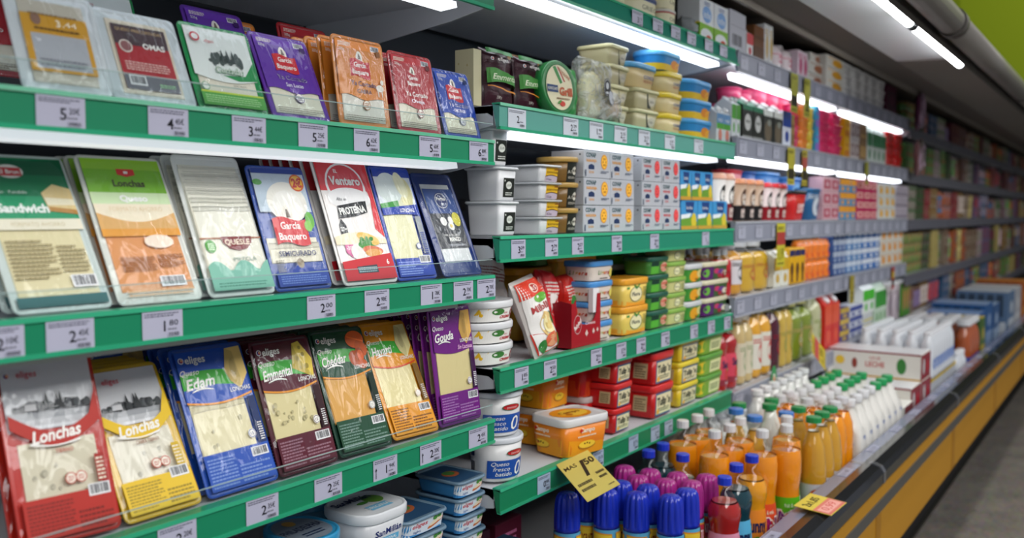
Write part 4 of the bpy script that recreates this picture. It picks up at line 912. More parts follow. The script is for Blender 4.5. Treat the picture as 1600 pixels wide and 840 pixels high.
def art_lin(g, w, h):
    g.r(-w * .95, 1, w * .9, h * .97, '#ddd0c4'); 
    for cx in (-w * .72, w * .02):
        for k, (ch, c) in enumerate(zip('Ligera', ('#3f7a30', '#6a9a30', '#b8a030', '#d8702a', '#c8442a', '#a83028'))): g.t(ch, cx + (k - 2.2) * w * .075 * (1 if cx > 0 or True else 1), h * .55, h * .26, c, bold=.04, shear=.2)
    g.e(w * .37, h * .5, w * .10, h * .3, '#e0d060'); g.lines(-w * .1, h * .12, w * .22, h * .26, 1, '#5a4a40')
block(925, 961, 1, zD, 4, .0485, lambda w, d, h: tub('margarine_tub', w + .006, d, h, '#ddd0c4', '#4a8fd0', r=.016, tp=.92, art=art_lin, lidh=.012, over=.003), 'pale margarine tub with blue lid', 'tub', d=.085)
def art_flora(g, w, h):
    g.w(-w * .95, w * .9, 0, lambda t: h * .2 + h * .08 * math.sin(9 * t), '#e8a030'); g.e(w * .0, h * .52, w * .235, h * .36, '#4a5a38'); g.e(w * .0, h * .52, w * .215, h * .325, '#f0e6b8')
    g.t('Flora', 0, h * .52, h * .17, '#2f3a44', bold=.03, w=w * .3); g.e(w * .06, h * .86, w * .09, h * .05, '#3f8a38', rot=.5); g.e(-w * .04, h * .86, w * .07, h * .05, '#3f8a38', rot=2.4); g.r(-w * .36, h * .78, -w * .26, h * .88, '#5a9a4a'); g.lines(w * .26, h * .4, w * .40, h * .85, 7, '#6a7a4a')
block(976, 1014, 1, zD, 2, .0715, lambda w, d, h: tub('margarine_tub', w + .012, d, h, '#e6c860', '#e8a22c', r=.016, tp=.92, art=art_flora, lidh=.015, over=.003), 'tall yellow margarine tub with orange lid and heart emblem', 'tub', d=.09)
def art_gr(c, c2, c3):
    def f(g, w, h): g.r(-w * .95, 1, w * .9, h * .97, c); g.r(-w * .38, h * .05, -w * .02, h * .6, '#5ab038'); g.r(-w * .38, h * .6, -w * .02, h * .93, '#123a2a'); g.e(w * .24, h * .5, w * .17, h * .36, c2); g.t('100%', w * .22, h * .6, h * .2, c3, bold=.03, w=w * .3); g.t('VEGETAL', w * .22, h * .34, h * .14, c3, w=w * .3)
    return f
block(1017, 1046, 1, zD, 4, .048, lambda w, d, h: tub('margarine_tub', w + .012, d, h, '#3f8a38', '#1f5a48', r=.014, tp=.93, art=art_gr('#44803a', '#e0a890', '#c8402c'), lidh=.011, over=.003), 'green margarine tub with dark green lid', 'tub', d=.09)
def art_fl2(g, w, h): g.r(-w * .95, 1, w * .9, h * .97, '#c8c684'); g.e(0, h * .5, w * .17, h * .38, '#3f5a38'); g.e(0, h * .5, w * .145, h * .33, '#e8e6b8'); g.t('Flora', 0, h * .5, h * .18, '#2f3a34', w=w * .22); g.p([(-w * .45, h * .9), (-w * .2, h * .2), (-w * .45, h * .1)], '#8aa044'); g.lines(w * .2, h * .2, w * .4, h * .8, 4, '#6a7a4a')
block(1046, 1073, 1, zD, 5, .0435, lambda w, d, h: tub('margarine_tub', w + .010, d, h, '#c8c684', '#8ab44c', r=.014, tp=.94, art=art_fl2, lidh=.011, over=.003), 'olive-toned margarine tub with light green lid', 'tub', d=.085)
def art_pea(g, w, h): g.r(-w * .95, 1, w * .9, h * .97, '#3f8a34'); g.e(-w * .02, h * .45, w * .26, h * .42, '#e8a020'); g.e(w * .28, h * .6, w * .16, h * .3, '#d8c880'); g.t('Pera', w * .12, h * .2, h * .2, '#3a2a18', bold=.03)
block(1074, 1100, 1, zD, 3, .054, lambda w, d, h: tub('fruit_cheese_tub', w + .006, d, h, '#3f8a34', '#cfd2d4', r=.02, tp=.93, art=art_pea, lidh=.014, over=.003), 'green tub with yellow fruit picture and white lid', 'tub', d=.09)
def art_pur(g, w, h): g.r(-w * .95, 1, -w * .1, h * .97, '#5a1f6a'); g.r(-w * .1, 1, w * .9, h * .97, '#3a5a30'); g.e(w * .02, h * .6, w * .1, h * .2, '#c8306a'); g.e(w * .2, h * .45, w * .14, h * .28, '#6a3a8a'); g.e(w * .32, h * .4, w * .1, h * .2, '#e0d8c0'); g.e(-w * .35, h * .5, w * .1, h * .3, '#6ab040'); g.e(w * .14, h * .25, w * .08, h * .16, '#a82038')
block(1102, 1139, 1, zD, 3, .054, lambda w, d, h: tub('fruit_cheese_tub', w + .010, d, h, '#4a1f5a', '#d8d2b4', r=.018, tp=.93, art=art_pur, lidh=.013, over=.003), 'purple and green tub with cream lid', 'tub', d=.10)
# back row of the margarine shelf
def art_ora(g, w, h): g.r(-w * .4, 2, w * .45, h * .95, '#d8a030'); g.p([(-w * .15, h * .7), (-w * .05, h * .8), (w * .05, h * .7), (-w * .05, h * .55)], '#3a2a14'); g.p([(w * .1, h * .35), (w * .2, h * .45), (w * .3, h * .35), (w * .2, h * .2)], '#3a2a14'); g.lines(-w * .3, h * .15, 0, h * .35, 3, '#7a5a1c')
block(812, 868, 1, zD + .105, 1, .07, lambda w, d, h: tub('margarine_tub', w, d, h, '#c89a30', '#d89a28', r=.018, tp=.93, art=art_ora, lidh=.014), 'orange margarine tub at the back behind the red bags', 'tub', xf=-.17, d=.12)
block(812, 868, 1, zD, 1, .105, lambda w, d, h: tub('margarine_tub', w, d, h, '#c89a30', '#d89a28', r=.018, tp=.93, art=art_ora, lidh=.014), 'orange margarine tub at the back, lowest behind the red bags', 'tub', xf=-.17, d=.12)
block(866, 935, 1, zD, 3, .066, lambda w, d, h: tub('margarine_tub', w, d, h, '#d8a83a', '#e0a02c', r=.018, tp=.93, art=art_ora, lidh=.014), 'yellow margarine tub with orange lid behind the blue-lidded tubs', 'tub', xf=-.165, d=.13)
block(835, 884, 1, zD + .176, 1, .05, lambda w, d, h: tub('spread_tub', w, d, h, '#3f8a44', '#5a6a54', r=.012, art=art_rd('#3f8a44', '#d8b0a0')), 'green spread tub at the back under the shelf', 'tub', xf=-.18, d=.09)
block(958, 1008, 1, zD, 4, .055, lambda w, d, h: tub('spread_tub', w, d, h, '#4aa04a', '#dfe2dc', r=None, tp=.9, art=art_gr('#4aa04a', '#e8d890', '#d87a30'), lidh=.013), 'green spread tub with white lid behind the tall yellow tubs', 'tub', xf=-.15, d=.11)
block(1010, 1062, 1, zD, 4, .057, lambda w, d, h: tub('spread_tub', w, d, h, '#2f9a4c', '#e2e6e0', r=None, tp=.9, art=art_gr('#2f9a4c', '#e8c860', '#d84a30'), lidh=.013), 'bright green spread tub with white lid behind the dark-lidded tubs', 'tub', xf=-.14, d=.11)
# ---- second bay, lowest shelf
def art_zero(g, w, h):
    for s in (-1, 1):
        c = s * w * .0 + (0 if s > 0 else -w * 1.25)
        g.r(c - w * .40, h * .10, c + w * .42, h * .56, '#1f4fa4'); g.t('Queso', c - w * .17, h * .47, h * .10, W_, shear=.25, w=w * .32); g.t('fresco', c - w * .14, h * .34, h * .10, W_, shear=.25, w=w * .30); g.t('batido', c - w * .10, h * .21, h * .10, W_, shear=.25, w=w * .30)
        g.t('0', c + w * .2, h * .33, h * .36, W_, shear=.2, w=w * .17); g.t('%', c + w * .34, h * .2, h * .1, W_); g.e(c + w * .12, h * .74, w * .19, h * .08, '#2f6a38'); g.e(c + w * .12, h * .74, w * .175, h * .068, '#c0242c'); g.t('pascual', c + w * .12, h * .74, h * .06, '#e8d0c8', w=w * .2)
    g.bc(-w * .78, h * .12, w * .14, h * .42); g.r(-w * .76, h * .64, -w * .66, h * .76, '#1f2a5a')
def bucket(w, d, h, lid='#d4d8de'): return tub('fresh_cheese_bucket', w, d, h, '#dcdcdc', lid, r=None, tp=.86, art=art_zero, lidh=.010, over=.003)
zb = bucket(.118, .118, .092)
for x, y, k, rz, lb in ((-.060, 1.494, 0, -.35, 'white zero-percent cheese bucket at the front, bottom of two'), (-.066, 1.500, 1, -.5, 'white zero-percent cheese bucket at the front, upper of two'), (-.165, 1.62, 0, -1.1, 'white cheese bucket with barcode, bottom of the rear pair'), (-.168, 1.622, 1, -1.65, 'white cheese bucket with barcode, upper of the rear pair')):
    o = inst(zb, (x, y, zE + .0006 + k * .0925), rz); tag(o, lb, 'bucket', 'zero-percent cheese buckets')
for k, (x, y) in enumerate(((-.066, 1.500), (-.168, 1.622))):
    o = tub('fresh_cheese_bucket', .112, .112, .03, '#3a3c42', '#4a4e56', r=None, tp=.95, lidh=.008, over=.003); o.location = (x, y, zE + .186); tag(o, f'dark lid tub on top of the {("front", "rear")[k]} white bucket pair', 'tub')
def art_campo(c, c2):
    def f(g, w, h):
        g.w(-w * 1.1, w * 1.1, 0, lambda t: h * .45 + 8 * math.sin(7 * t), c2)
        for cx in (-w * .9, 0):
            g.t('Campo', cx, h * .8, h * .14, '#f4e6d0', bold=.04, w=w * .3); g.e(cx - w * .13, h * .8, h * .06, h * .06, '#c82a20'); g.lines(cx - w * .2, h * .58, cx + w * .2, h * .68, 1, '#f0dcb8'); g.e(cx, h * .3, w * .18, h * .13, '#b87a20'); g.e(cx, h * .33, w * .17, h * .12, '#f0c83a')
            for q in (-1, 0, 1): g.e(cx + q * w * .05, h * .38 + abs(q + .3) * -2, w * .016, h * .03, '#6a3a14', 8)
    return f
def top_campo(c):
    def f(g, a, b): g.e(0, 0, a * .36, b * .36, c); g.e(a * .05, 0, a * .26, b * .24, '#f0c040'); g.t('Campo', 0, b * .05, b * .13, '#8a3a14', bold=.03); g.e(-a * .1, -b * .1, a * .07, b * .07, '#c87a20')
    return f
cp = tub('margarine_tub', .155, .118, .088, '#e8851c', '#dcdcdc', r=.018, tp=.90, art=art_campo('#e8851c', '#e89a1c'), top=top_campo('#e8921c'), lidh=.017, over=.003)
o = cp; o.location = (-.042, 1.765, zE + .0008); o.rotation_euler.z = math.radians(-13); tag(o, 'orange margarine tub with white rim at the shelf edge above the yellow price card', 'tub')
cr_ = tub('margarine_tub', .150, .12, .088, '#c81f1c', '#c8b8b4', r=.018, tp=.92, art=art_campo('#c81f1c', '#d84a20'), top=lambda g, a, b: g.r(-a * .4, -b * .38, a * .4, b * .38, '#8a2a1c'), lidh=.014, over=.003)
o = inst(cr_, (-.15, 1.995, zE + .0008), 0); tag(o, 'red margarine tub behind the orange tub, bottom of two', 'tub'); o = inst(cr_, (-.15, 1.985, zE + .0893), 0); tag(o, 'red margarine tub with clear rim, upper of two beside the small red stack', 'tub')
co = tub('margarine_tub', .115, .12, .088, '#e8801c', '#c8bcb0', r=.018, tp=.92, art=art_campo('#e8801c', '#e89a1c'), lidh=.014, over=.003)
o = inst(co, (-.15, 1.80, zE + .0893), 0); tag(o, 'orange margarine tub on the upper level between bucket and red tub', 'tub')
o = inst(co, (-.165, 1.80, zE + .0008), 0); tag(o, 'orange margarine tub on the lower level, hidden behind the front tub', 'tub')
o = inst(cr_, (-.28, 1.84, zE + .0008), 0); tag(o, 'red margarine tub deep at the back, lowest', 'tub'); o = inst(cr_, (-.28, 1.84, zE + .0893), 0); tag(o, 'red margarine tub deep at the back, upper', 'tub')
def art_tul(c, f2='#e2d9b0'):
    def f(g, w, h):
        g.r(-w * .34, h * .04, w * .42, h * .93, '#1f5a8a'); g.r(-w * .30, h * .10, w * .38, h * .86, f2)
        g.t('Tulipán', w * .04, h * .58, h * .30, '#1f2a24', bold=.045, w=w * .60); g.lines(-w * .22, h * .2, w * .3, h * .36, 2, '#3a4a30'); g.e(-w * .22, h * .2, w * .06, h * .1, '#e8a83a')
        g.r(-w * .88, h * .24, -w * .56, h * .84, '#cbb98c'); g.lines(-w * .85, h * .3, -w * .6, h * .78, 5, '#5a4a34')
    return f
def top_tul(g, a, b): g.r(-a * .38, -b * .36, a * .38, b * .36, '#2a6aa0'); g.p([(-a * .3, -b * .28), (a * .3, -b * .22), (a * .26, b * .28), (-a * .26, b * .22)], '#c8d0c0'); g.t('Tulipán', 0, 0, b * .22, '#2a3a34', bold=.03, w=a * .45)
def tul(body, lid): return lambda w, d, h: tub('margarine_tub', w + .014, d, h, body, lid, r=.010, tp=.93, art=art_tul(body), top=top_tul, lidh=h * .2, over=.004)
block(964, 988, 1, zE, 3, .0625, tul('#bf1d20', '#cf2426'), 'small red margarine tub with red lid', 'tub', d=.095, xf=-.02)
block(1024, 1053, 1, zE, 2, .0885, tul('#c41f20', '#d4282a'), 'large red margarine tub with blue and cream lid', 'tub', d=.09, xf=-.015)
block(905, 955, 1, zE + .125, 1, .06, tul('#b01c1f', '#c02426'), 'red margarine tub high at the back under the shelf', 'tub', d=.115, xf=-.21)
block(905, 955, 1, zE, 1, .125, tul('#b01c1f', '#c02426'), 'red margarine tub deep at the back under the shelf', 'tub', d=.115, xf=-.21)
block(1064, 1092, 1, zE, 3, .064, tul('#dfc22c', '#e6cf34'), 'yellow margarine tub with yellow lid, second stack', 'tub', d=.085, xf=-.02)
block(1042, 1076, 1, zE + .128, 1, .064, tul('#dd7c20', '#e8c42c'), 'orange margarine tub with yellow lid on top behind the red tubs', 'tub', d=.115, xf=-.10)
block(1030, 1066, 1, zE, 1, .1275, tul('#dd7c20', '#e8c42c'), 'orange margarine tub hidden behind the large red tubs', 'tub', d=.07, xf=-.15)
def art_lem(g, w, h): g.r(-w * .95, 1, w * .9, h * .97, '#7aa838'); g.e(-w * .42, h * .5, w * .14, h * .34, '#e8c83a', rot=.4); g.r(-w * .12, h * .12, w * .36, h * .84, '#dfe0a8'); g.lines(-w * .06, h * .3, w * .3, h * .7, 3, '#3a5a2a')
block(1098, 1131, 1, zE, 3, .0635, lambda w, d, h: tub('margarine_tub', w + .008, d, h, '#7aa838', '#5fa03a', r=.018, tp=.92, art=art_lem, lidh=.013, over=.004), 'green margarine tub with green lid at the right end', 'tub', d=.10)
# yellow price card poking out under the orange tub
A, B_, Cc, Dd = atX(869, 753, .002), atZ(913, 737, .998), atZ(969, 756, .985), atZ(918, 784, .975)
A.z = 1.004
t = MB(); eu = (B_ - A); ev = (Dd - A)
nrm = eu.cross(ev).normalized(); nrm = nrm if nrm.z > 0 else -nrm
wl = (Cc - Dd).length * 1000; hl = ev.length * 1000
ey = ev.normalized(); ex = (Cc - Dd).normalized()
mid = (Dd + Cc) / 2 - ey * hl / 2000
def cardmap(u, v, l): return mid + ex * (u / 1) + ey * (-v) + nrm * l - Vector((0, 0, 0))
g = G(); g.r(-wl / 2, -hl / 2, wl / 2, hl / 2, '#cfbc62'); g.t('MAS', -wl * .25, hl * .30, hl * .09, '#2a2618', bold=.02); g.lines(-wl * .42, -hl * .3, wl * .0, -hl * .05, 2, '#5a5030'); g.t('1', wl * .06, hl * .16, hl * .38, '#1a1812', bold=.01, shear=.2); g.t('50', wl * .30, hl * .27, hl * .14, '#1a1812', bold=.03); g.lines(wl * .2, -hl * .2, wl * .45, hl * .02, 2, '#5a5030', seed=4); g.bc(wl * .24, -hl * .42, wl * .2, 6, bg='#cfbc62')
t.gfx(g, lambda u, v, l: cardmap(u, v, l)); 
g2 = G(); g2.r(-wl / 2, -hl / 2, wl / 2, hl / 2, '#b8a858'); t.gfx(g2, lambda u, v, l: cardmap(u, v, -.0006))
o = t.build('price_card'); tag(o, 'yellow promotional price card reading 1,50 under the orange tub', 'price card')
# ---- second bay, second shelf (wrapped cheeses and dips)
def wrapmaker(w, h, kind):
    def art(g, W, H):
        g.r(-W * .46, 4, W * .46, H * .90, '#3a1220'); rnd = random.Random(3)
        for k in range(60): g.e(rnd.uniform(-W * .44, W * .44), rnd.uniform(6, H * .88), .7, .5, '#8a5a62', 6)
        circ_e(g, -W * .34, H * .80, .8); g.t('eliges', -W * .05, H * .80, 8, '#d8d0cc', bold=.01, w=W * .36); g.w(-W * .46, W * .46, lambda t: H * .38 + 4 * math.sin(4 * t), lambda t: H * .60 + 5 * math.sin(5 * t + 1), '#3f8a34'); g.t('Emmental', 0, H * .495, 12, '#dfe8c8', bold=.01, shear=.3, w=W * .78); g.w(-W * .46, W * .3, lambda t: H * .33 - 12 * t, lambda t: H * .345 - 10 * t, '#d8862a'); g.t('230 g', -W * .25, H * .14, 5, '#e0d8d0')
        g.r(-W * .46, H * .90, W * .46, H * .985, '#2f7a3a'); 
    return pouch('cheese_wedge_bag', w, h, .034, '#3a1220', art, crinkle=.003, seed=6)
wp = wrapmaker(.110, .120, 0)
for k, (px, x, lb) in enumerate(((775, -.078, 'maroon and green wrapped cheese wedge, left of the front two'), (824, -.078, 'maroon and green wrapped cheese wedge, right of the front two'), (768, -.128, 'maroon wrapped cheese wedge, left one in the second row'), (815, -.128, 'maroon wrapped cheese wedge, right one in the second row'))):
    o = inst(wp, (x, yp(px, x, zB), zB + .002 + (.004 if k > 1 else 0)), .05, math.radians(4)); tag(o, lb, 'wrapped cheese', 'maroon wrapped cheese wedges')
b = MB(); b.loft([[Vector((x, y, z)) for x, y, z in ((-.0, -.012, zz), (.0, .014, zz), (-.045, .016, zz), (-.045, -.014, zz))] for zz in (0, .055, .112)], M('#cfc7a0', .4, 'gloss'), smooth=False)
g = G()
for a, c, q in ((-12, 30, 2.2), (-25, 60, 2.6), (-36, 40, 2), (-15, 80, 2), (-36, 84, 1.8)): g.e(a, c, q, q * 1.3, '#b8a878', 10)
b.gfx(g, lambda u, v, l: (u, -.012 - .002 * (-u / .045) - l, v)); o = b.build('cheese_wedge'); o.location = (-.072, 1.450, zB + .001); tag(o, 'pale holed cheese wedge in clear wrap at the left shelf end', 'cheese wedge')
# round grill cheese in green wrapper
t = tag(empty('grill_cheese'), 'round provolone grill cheese in green and cream wrapper', 'wrapped cheese'); t.location = (-.035, yp(876, -.03, zB), zB + .001); t.rotation_euler = (0, math.radians(-6), math.radians(-8))
n = 32
def disc(x, r, cz=.062): return [Vector((x, r * math.cos(2 * math.pi * i / n), cz + r * math.sin(2 * math.pi * i / n))) for i in range(n)]
MB().loft([disc(-.022, .056), disc(-.02, .06), disc(.006, .06), disc(.010, .057)], M('#1f7a38', .3, 'gloss')).build('wrapper', t)
g = G(); g.e(0, 60, 50, 52, '#1c6a34', 36); g.e(-3, 60, 45, 50, '#e0d6b4', 36); g.p([(-22, 104), (-12, 107), (8, 72), (0, 68)], '#3a8a44'); g.p([(-12, 107), (-8, 107), (12, 74), (8, 72)], '#e8e0d0'); g.p([(-8, 107), (-2, 104), (18, 74), (12, 74)], '#b83a2a'); g.t('PROVOLONE', 14, 92, 7, '#b86a4a', rot=-.5, bold=.02, w=44); g.r(-46, 48, -10, 64, '#1f3a6a'); g.t('AURICCHIO', -28, 56, 6, '#d8d4c8', bold=.02, w=32); g.t('Grill', 16, 52, 17, '#b8542c', bold=.05, w=42); g.e(2, 24, 9, 6, '#c83a2a'); g.e(-8, 27, 8, 3, '#4a8a3a', rot=.5); g.lines(-16, 34, 30, 40, 1, '#8a6a4a')
b = MB(); b.gfx(g, lambda u, v, l: (.0106 + l, u, v), step=.0002); b.build('printed_face', t)
o = pouch('green_foil_pack', .07, .115, .03, '#1f8a3a', None, crinkle=.003, seed=12); o.location = (-.06, yp(903, -.03, zB), zB + .001); tag(o, 'plain green wrapped cheese half hidden beside the round grill cheese', 'wrapped cheese')
# clear bag with smoked cheese
t = tag(empty('clear_cheese_bag'), 'tall crinkled clear bag of pale cheese with black oval sticker', 'cheese bag'); t.location = (-.055, yp(932, -.04, zB), zB + .001)
o = pouch('clear_bag', .125, .150, .074, MILKY, None, crinkle=.008, seed=21); o.parent = t
b = MB(); b.lathe([(.020, .004), (.034, .02), (.037, .05), (.034, .085), (.026, .108), (.012, .12)], M('#e6dfb4', .35, 'gloss'), 20); o = b.build('cheese', t); o.location = (-.004, 0, 0); o.scale = (.8, 1.25, 1)
g = G(); g.e(2, 78, 15, 21, '#14161a', 30); g.e(2, 78, 13, 19, '#c8ccd0', 30); g.e(2, 78, 12, 18, '#14161a', 30); g.e(2, 82, 6, 8, '#c8ccd0'); g.e(2, 66, 7, 3, '#c8ccd0'); g.e(18, 56, 11, 18, '#14161a', rot=.3); g.e(18, 56, 9, 16, '#b8bcc4', rot=.3)
b = MB(); b.gfx(g, lambda u, v, l: (.049 + l, u * 1.15 - .012, v)); b.build('oval_sticker', t)
t = tag(empty('mesh_bag'), 'small clear bag of round cheese below the black stickers', 'cheese bag'); t.location = (-.03, yp(948, -.03, zB), zB + .001)
b = MB(); b.lathe([(.008, 0), (.025, .008), (.03, .03), (.025, .05), (.008, .058)], M('#b8a488', .5, 'mottle'), 16); b.build('cheese', t); o = pouch('clear_bag', .07, .075, .062, MILKY, None, crinkle=.004, seed=5); o.parent = t
for k, (px, x) in enumerate(((800, -.20), (850, -.22), (790, -.30))):
    o = pouch('bread_bag', .13, .15, .06, ('#8a6a44', '#a07c50', '#6a5a40')[k], None, crinkle=.008, seed=30 + k); o.location = (x, yp(px, x, zB + .1), zB + .01); tag(o, f'brown bread in a clear bag at the back, {("left", "right", "rearmost")[k]} of three', 'bread bag', 'brown bread bags')
def art_dip(g, w, h): g.p([(-w * .05, h * .92), (w * .44, h * .92), (w * .38, h * .1), (w * .05, h * .1)], '#4a4c44'); g.e(w * .2, h * .5, w * .13, h * .27, '#cfcab8'); g.t('SALA', w * .2, h * .5, h * .14, '#3a3a34')
dipm = lambda w, d, h: tub('dip_tub', w + .012, d, h, '#c4bc94', '#dcd6a8', r=.012, tp=.86, art=art_dip, lidh=.008, over=.004)
block(955, 984, 1, zB, 4, .048, dipm, 'square cream dip tub with cream lid, left stack', 'tub', d=.10)
block(997, 1031, 1, zB, 2, .052, dipm, 'square cream dip tub with cream lid, right stack', 'tub', d=.11)
def art_dom(g, w, h): g.t('CONDE', w * .12, h * .6, h * .17, '#3a4a8a', bold=.03, w=w * .3); g.t('IBERICO', w * .12, h * .38, h * .12, '#b85a4a', w=w * .3); g.e(w * .34, h * .5, w * .07, h * .2, '#3a3a5a')
block(984, 1036, 1, zB + .104, 1, .062, lambda w, d, h: tub('dip_tub', w, d, h, '#e0c890', '#4f9fd0', r=None, tp=.86, art=art_dom, lidh=.012, over=.003), 'round dip tub with blue lid on top of the square tubs', 'tub', d=.11)
block(1037, 1073, 1, zB, 3, .0555, lambda w, d, h: tub('dip_tub', w + .006, d, h, '#e2cf98', '#e6c92c', r=None, tp=.9, art=art_dom, lidh=.013, over=.003), 'round cream dip tub with yellow lid', 'tub', d=.098)
def art_bl(g, w, h): g.r(-w * 1.2, 1, w * 1.2, h * .45, '#e8c030'); g.r(-w * 1.2, h * .45, w * 1.2, h * .97, '#2f86c4'); g.e(w * .1, h * .5, w * .13, h * .3, '#e08a2a'); g.e(w * .24, h * .42, w * .12, h * .26, '#e8a83a'); g.e(w * .32, h * .6, w * .06, h * .16, '#c03a2a')
def art_dip2(g, w, h): art_bl(g, w, h)
block(1030, 1073, 1, zB + .1665, 1, .052, lambda w, d, h: tub('dip_tub', w, d, h, '#4f9fd0', '#5aa8dc', r=None, tp=.9, art=art_bl, lidh=.012), 'round blue-lidded dip tub on top of the yellow-lidded stack', 'tub', d=.098)
block(1076, 1120, 1, zB, 3, .0555, lambda w, d, h: tub('dip_tub', w + .002, d, h, '#2f86c4', '#3f9ad8', r=None, tp=.9, art=art_bl, lidh=.012), 'round blue and yellow dip tub with blue lid', 'tub', d=.112)
block(998, 1040, 1, zB, 3, .055, lambda w, d, h: tub('dip_tub', w, d, h, '#5a8ab4', '#3f86b4', r=None, tp=.9, lidh=.012), 'blue-lidded dip tub behind the square cream tubs', 'tub', d=.10, xf=-.15)
def art_cart(c, c2, f=.5):
    def a(g, w, h): g.r(-w / 2, h * f, w / 2, h, c); g.r(-w / 2, h * f - 3, w / 2, h * f + 14, c2); g.e(0, h * .25, w * .26, w * .34, '#c87a6a'); g.lines(-w * .3, h * .06, w * .3, h * .14, 2, '#5a6a8a'); g.t('soja', 0, h * .8, w * .22, W_, w=w * .6)
    return a
block(1120, 1142, 2, zB, 1, .108, lambda w, d, h: carton('drink_carton', w, d, h, '#c8ccd0', '#e8e8e8', art_cart('#5a8ab8', '#4a9a34')), 'small white and green drink carton at the shelf end', 'carton', d=.05)
# ---- second bay, top shelf
block(896, 962, 1, zA, 1, .12, lambda w, d, h: box('cheese_box', w, d, h, '#dfe2e8', art=lambda g, w, h: (g.r(-w * .2, 0, w * .42, h * .9, '#1c3f94'), g.t('Extra', w * .1, h * .42, 12, W_, bold=.02), g.lines(-w * .1, h * .1, w * .35, h * .3, 3, '#c8d0e8'), g.e(w * .36, h * .1, 8, 10, '#b8c8e0'))), 'blue and white box on the top shelf edge', 'box', d=.12, xf=-.03)
def art_tin(c, t): 
    def f(g, w, h): g.r(-w * 1.2, h * .08, w * 1.2, h * .92, '#d8d2b0'); g.r(-w * 1.2, h * .86, w * 1.2, h, c); g.t(t, w * .12, h * .5, h * .26, '#4a4a38', w=w * .55)
    return f
block(966, 985, 1, zA, 2, .07, lambda w, d, h: tub('feta_tin', w, d, h, '#d8d2b0', '#1f3a6a', r=None, tp=.97, art=art_tin('#1f3a6a', 'OVEJA'), lidh=.006), 'narrow cream tin with navy rim', 'tin', d=.06)
block(986, 1039, 1, zA, 3, .0525, lambda w, d, h: tub('feta_tin', w, d, h, '#d8d2b0', '#26407a', r=None, tp=.98, art=art_tin('#26407a', 'GRIEGO'), lidh=.006), 'wide round cream tin with navy rim', 'tin', d=.13)
block(1040, 1063, 1, zA, 3, .045, lambda w, d, h: tub('feta_tin', w + .004, d, h, '#d8d2b0', '#d0d0c8', r=None, tp=.97, art=art_tin('#a82a30', 'CABRA'), lidh=.005), 'small cream tin with red band', 'tin', d=.08)
o = pouch('clear_salad_bag', .10, .06, .07, M('#8a9094', .15, 'gloss'), None, crinkle=.008, seed=9); o.location = (-.06, yp(1076, -.06, zA), zA + .001); tag(o, 'crumpled clear bag between the red-banded tins and milk cartons', 'bag')
def art_mk(g, w, h): g.r(-w / 2, 0, w / 2, h * .38, '#7ab02c'); g.e(0, h * .12, w * .42, h * .16, '#dfe2e6'); g.e(w * .15, h * .06, w * .2, h * .08, '#c8442c'); g.e(0, h * .62, w * .32, h * .2, '#7aa4d8'); g.lines(-w * .2, h * .84, w * .2, h * .94, 2, '#3a5a9a'); g.t('leche', 0, h * .62, w * .2, W_, w=w * .5)
block(1092, 1137, 2, zA, 1, .118, lambda w, d, h: box('milk_carton', w - .004, d, h, '#d8dce0', art_mk, side=lambda g, a, b: (g.r(-a / 2, 0, a / 2, b * .36, '#6aa02c'), g.r(-a / 2, b * .36, a / 2, b * .40, '#e8d040'))), 'white and green milk carton on the top shelf', 'carton', d=.07)
# ---- nearest bay, bottom shelf seen under the lowest green rail
z5 = Z1[4] + .003
def art_cran(g, w, h): g.r(-w * .5, 1, w * .5, h * .95, '#d4dde6'); g.w(-w * .5, w * .5, 1, lambda t: h * .3 - h * .25 * math.sin(3 * t), '#3f8ac8'); g.t('eliges', -w * .14, h * .66, h * .26, '#b83a4a', bold=.02, shear=.2, w=w * .34); g.e(w * .22, h * .42, w * .19, h * .14, '#c8703a', rot=.3); g.e(w * .22, h * .52, w * .15, h * .12, '#e8dcc0', rot=.3); g.e(w * .2, h * .74, w * .05, h * .13, '#4a8a3a'); g.e(w * .29, h * .8, w * .05, h * .1, '#3a7a34'); g.t('light', -w * .2, h * .28, h * .15, '#2a5a9a', w=w * .16)
def top_cran(g, a, b): g.r(-a * .42, -b * .40, a * .42, b * .40, '#2a4a6a'); g.e(0, 0, a * .22, b * .14, '#a85a34', rot=.3); g.e(0, b * .04, a * .14, b * .1, '#4a7a3a')
cream = lambda w, d, h: tub('cream_cheese_tub', w + .012, d, h, '#3f86bc', '#6a8498', r=.012, tp=.92, art=art_cran, top=top_cran, lidh=.005, over=.006)
block(722, 762, 1, z5, 4, .0355, cream, 'blue rectangular cream cheese tub, right-hand pile', 'tub', d=.125, xf=-.03)
block(640, 702, 1, z5, 3, .0355, cream, 'blue rectangular cream cheese tub, left-hand pile', 'tub', d=.125, xf=-.03)
def art_sm(g, w, h): g.t('SanMillán', w * .0, h * .62, h * .2, '#1c2a6a', bold=.025, w=w * .5, rot=.03); g.r(-w * .16, h * .26, w * .2, h * .44, '#5aa8d0'); g.t('ORIGINAL', w * .02, h * .35, h * .1, W_, w=w * .28)
def top_sm(g, a, b): g.e(a * .22, b * .1, a * .15, b * .18, '#6aa03a'); g.e(-a * .02, b * .05, a * .1, b * .05, '#4a8a30'); g.t('SanMillán', -a * .05, b * .26, b * .15, '#1c2a5a', bold=.03, w=a * .66); g.r(-a * .15, -b * .3, a * .25, -b * .12, '#7ab8d8'); g.t('ORIGINAL', a * .05, -b * .21, b * .08, W_)
block(574, 648, 1, z5, 2, .073, lambda w, d, h: tub('cream_cheese_tub', w + .008, d, h, '#d4d6da', '#dfe2e6', r=.035, tp=.9, art=art_sm, top=top_sm, lidh=.017, over=.004), 'white oblong cream cheese tub with script name', 'tub', d=.125, xf=-.03)
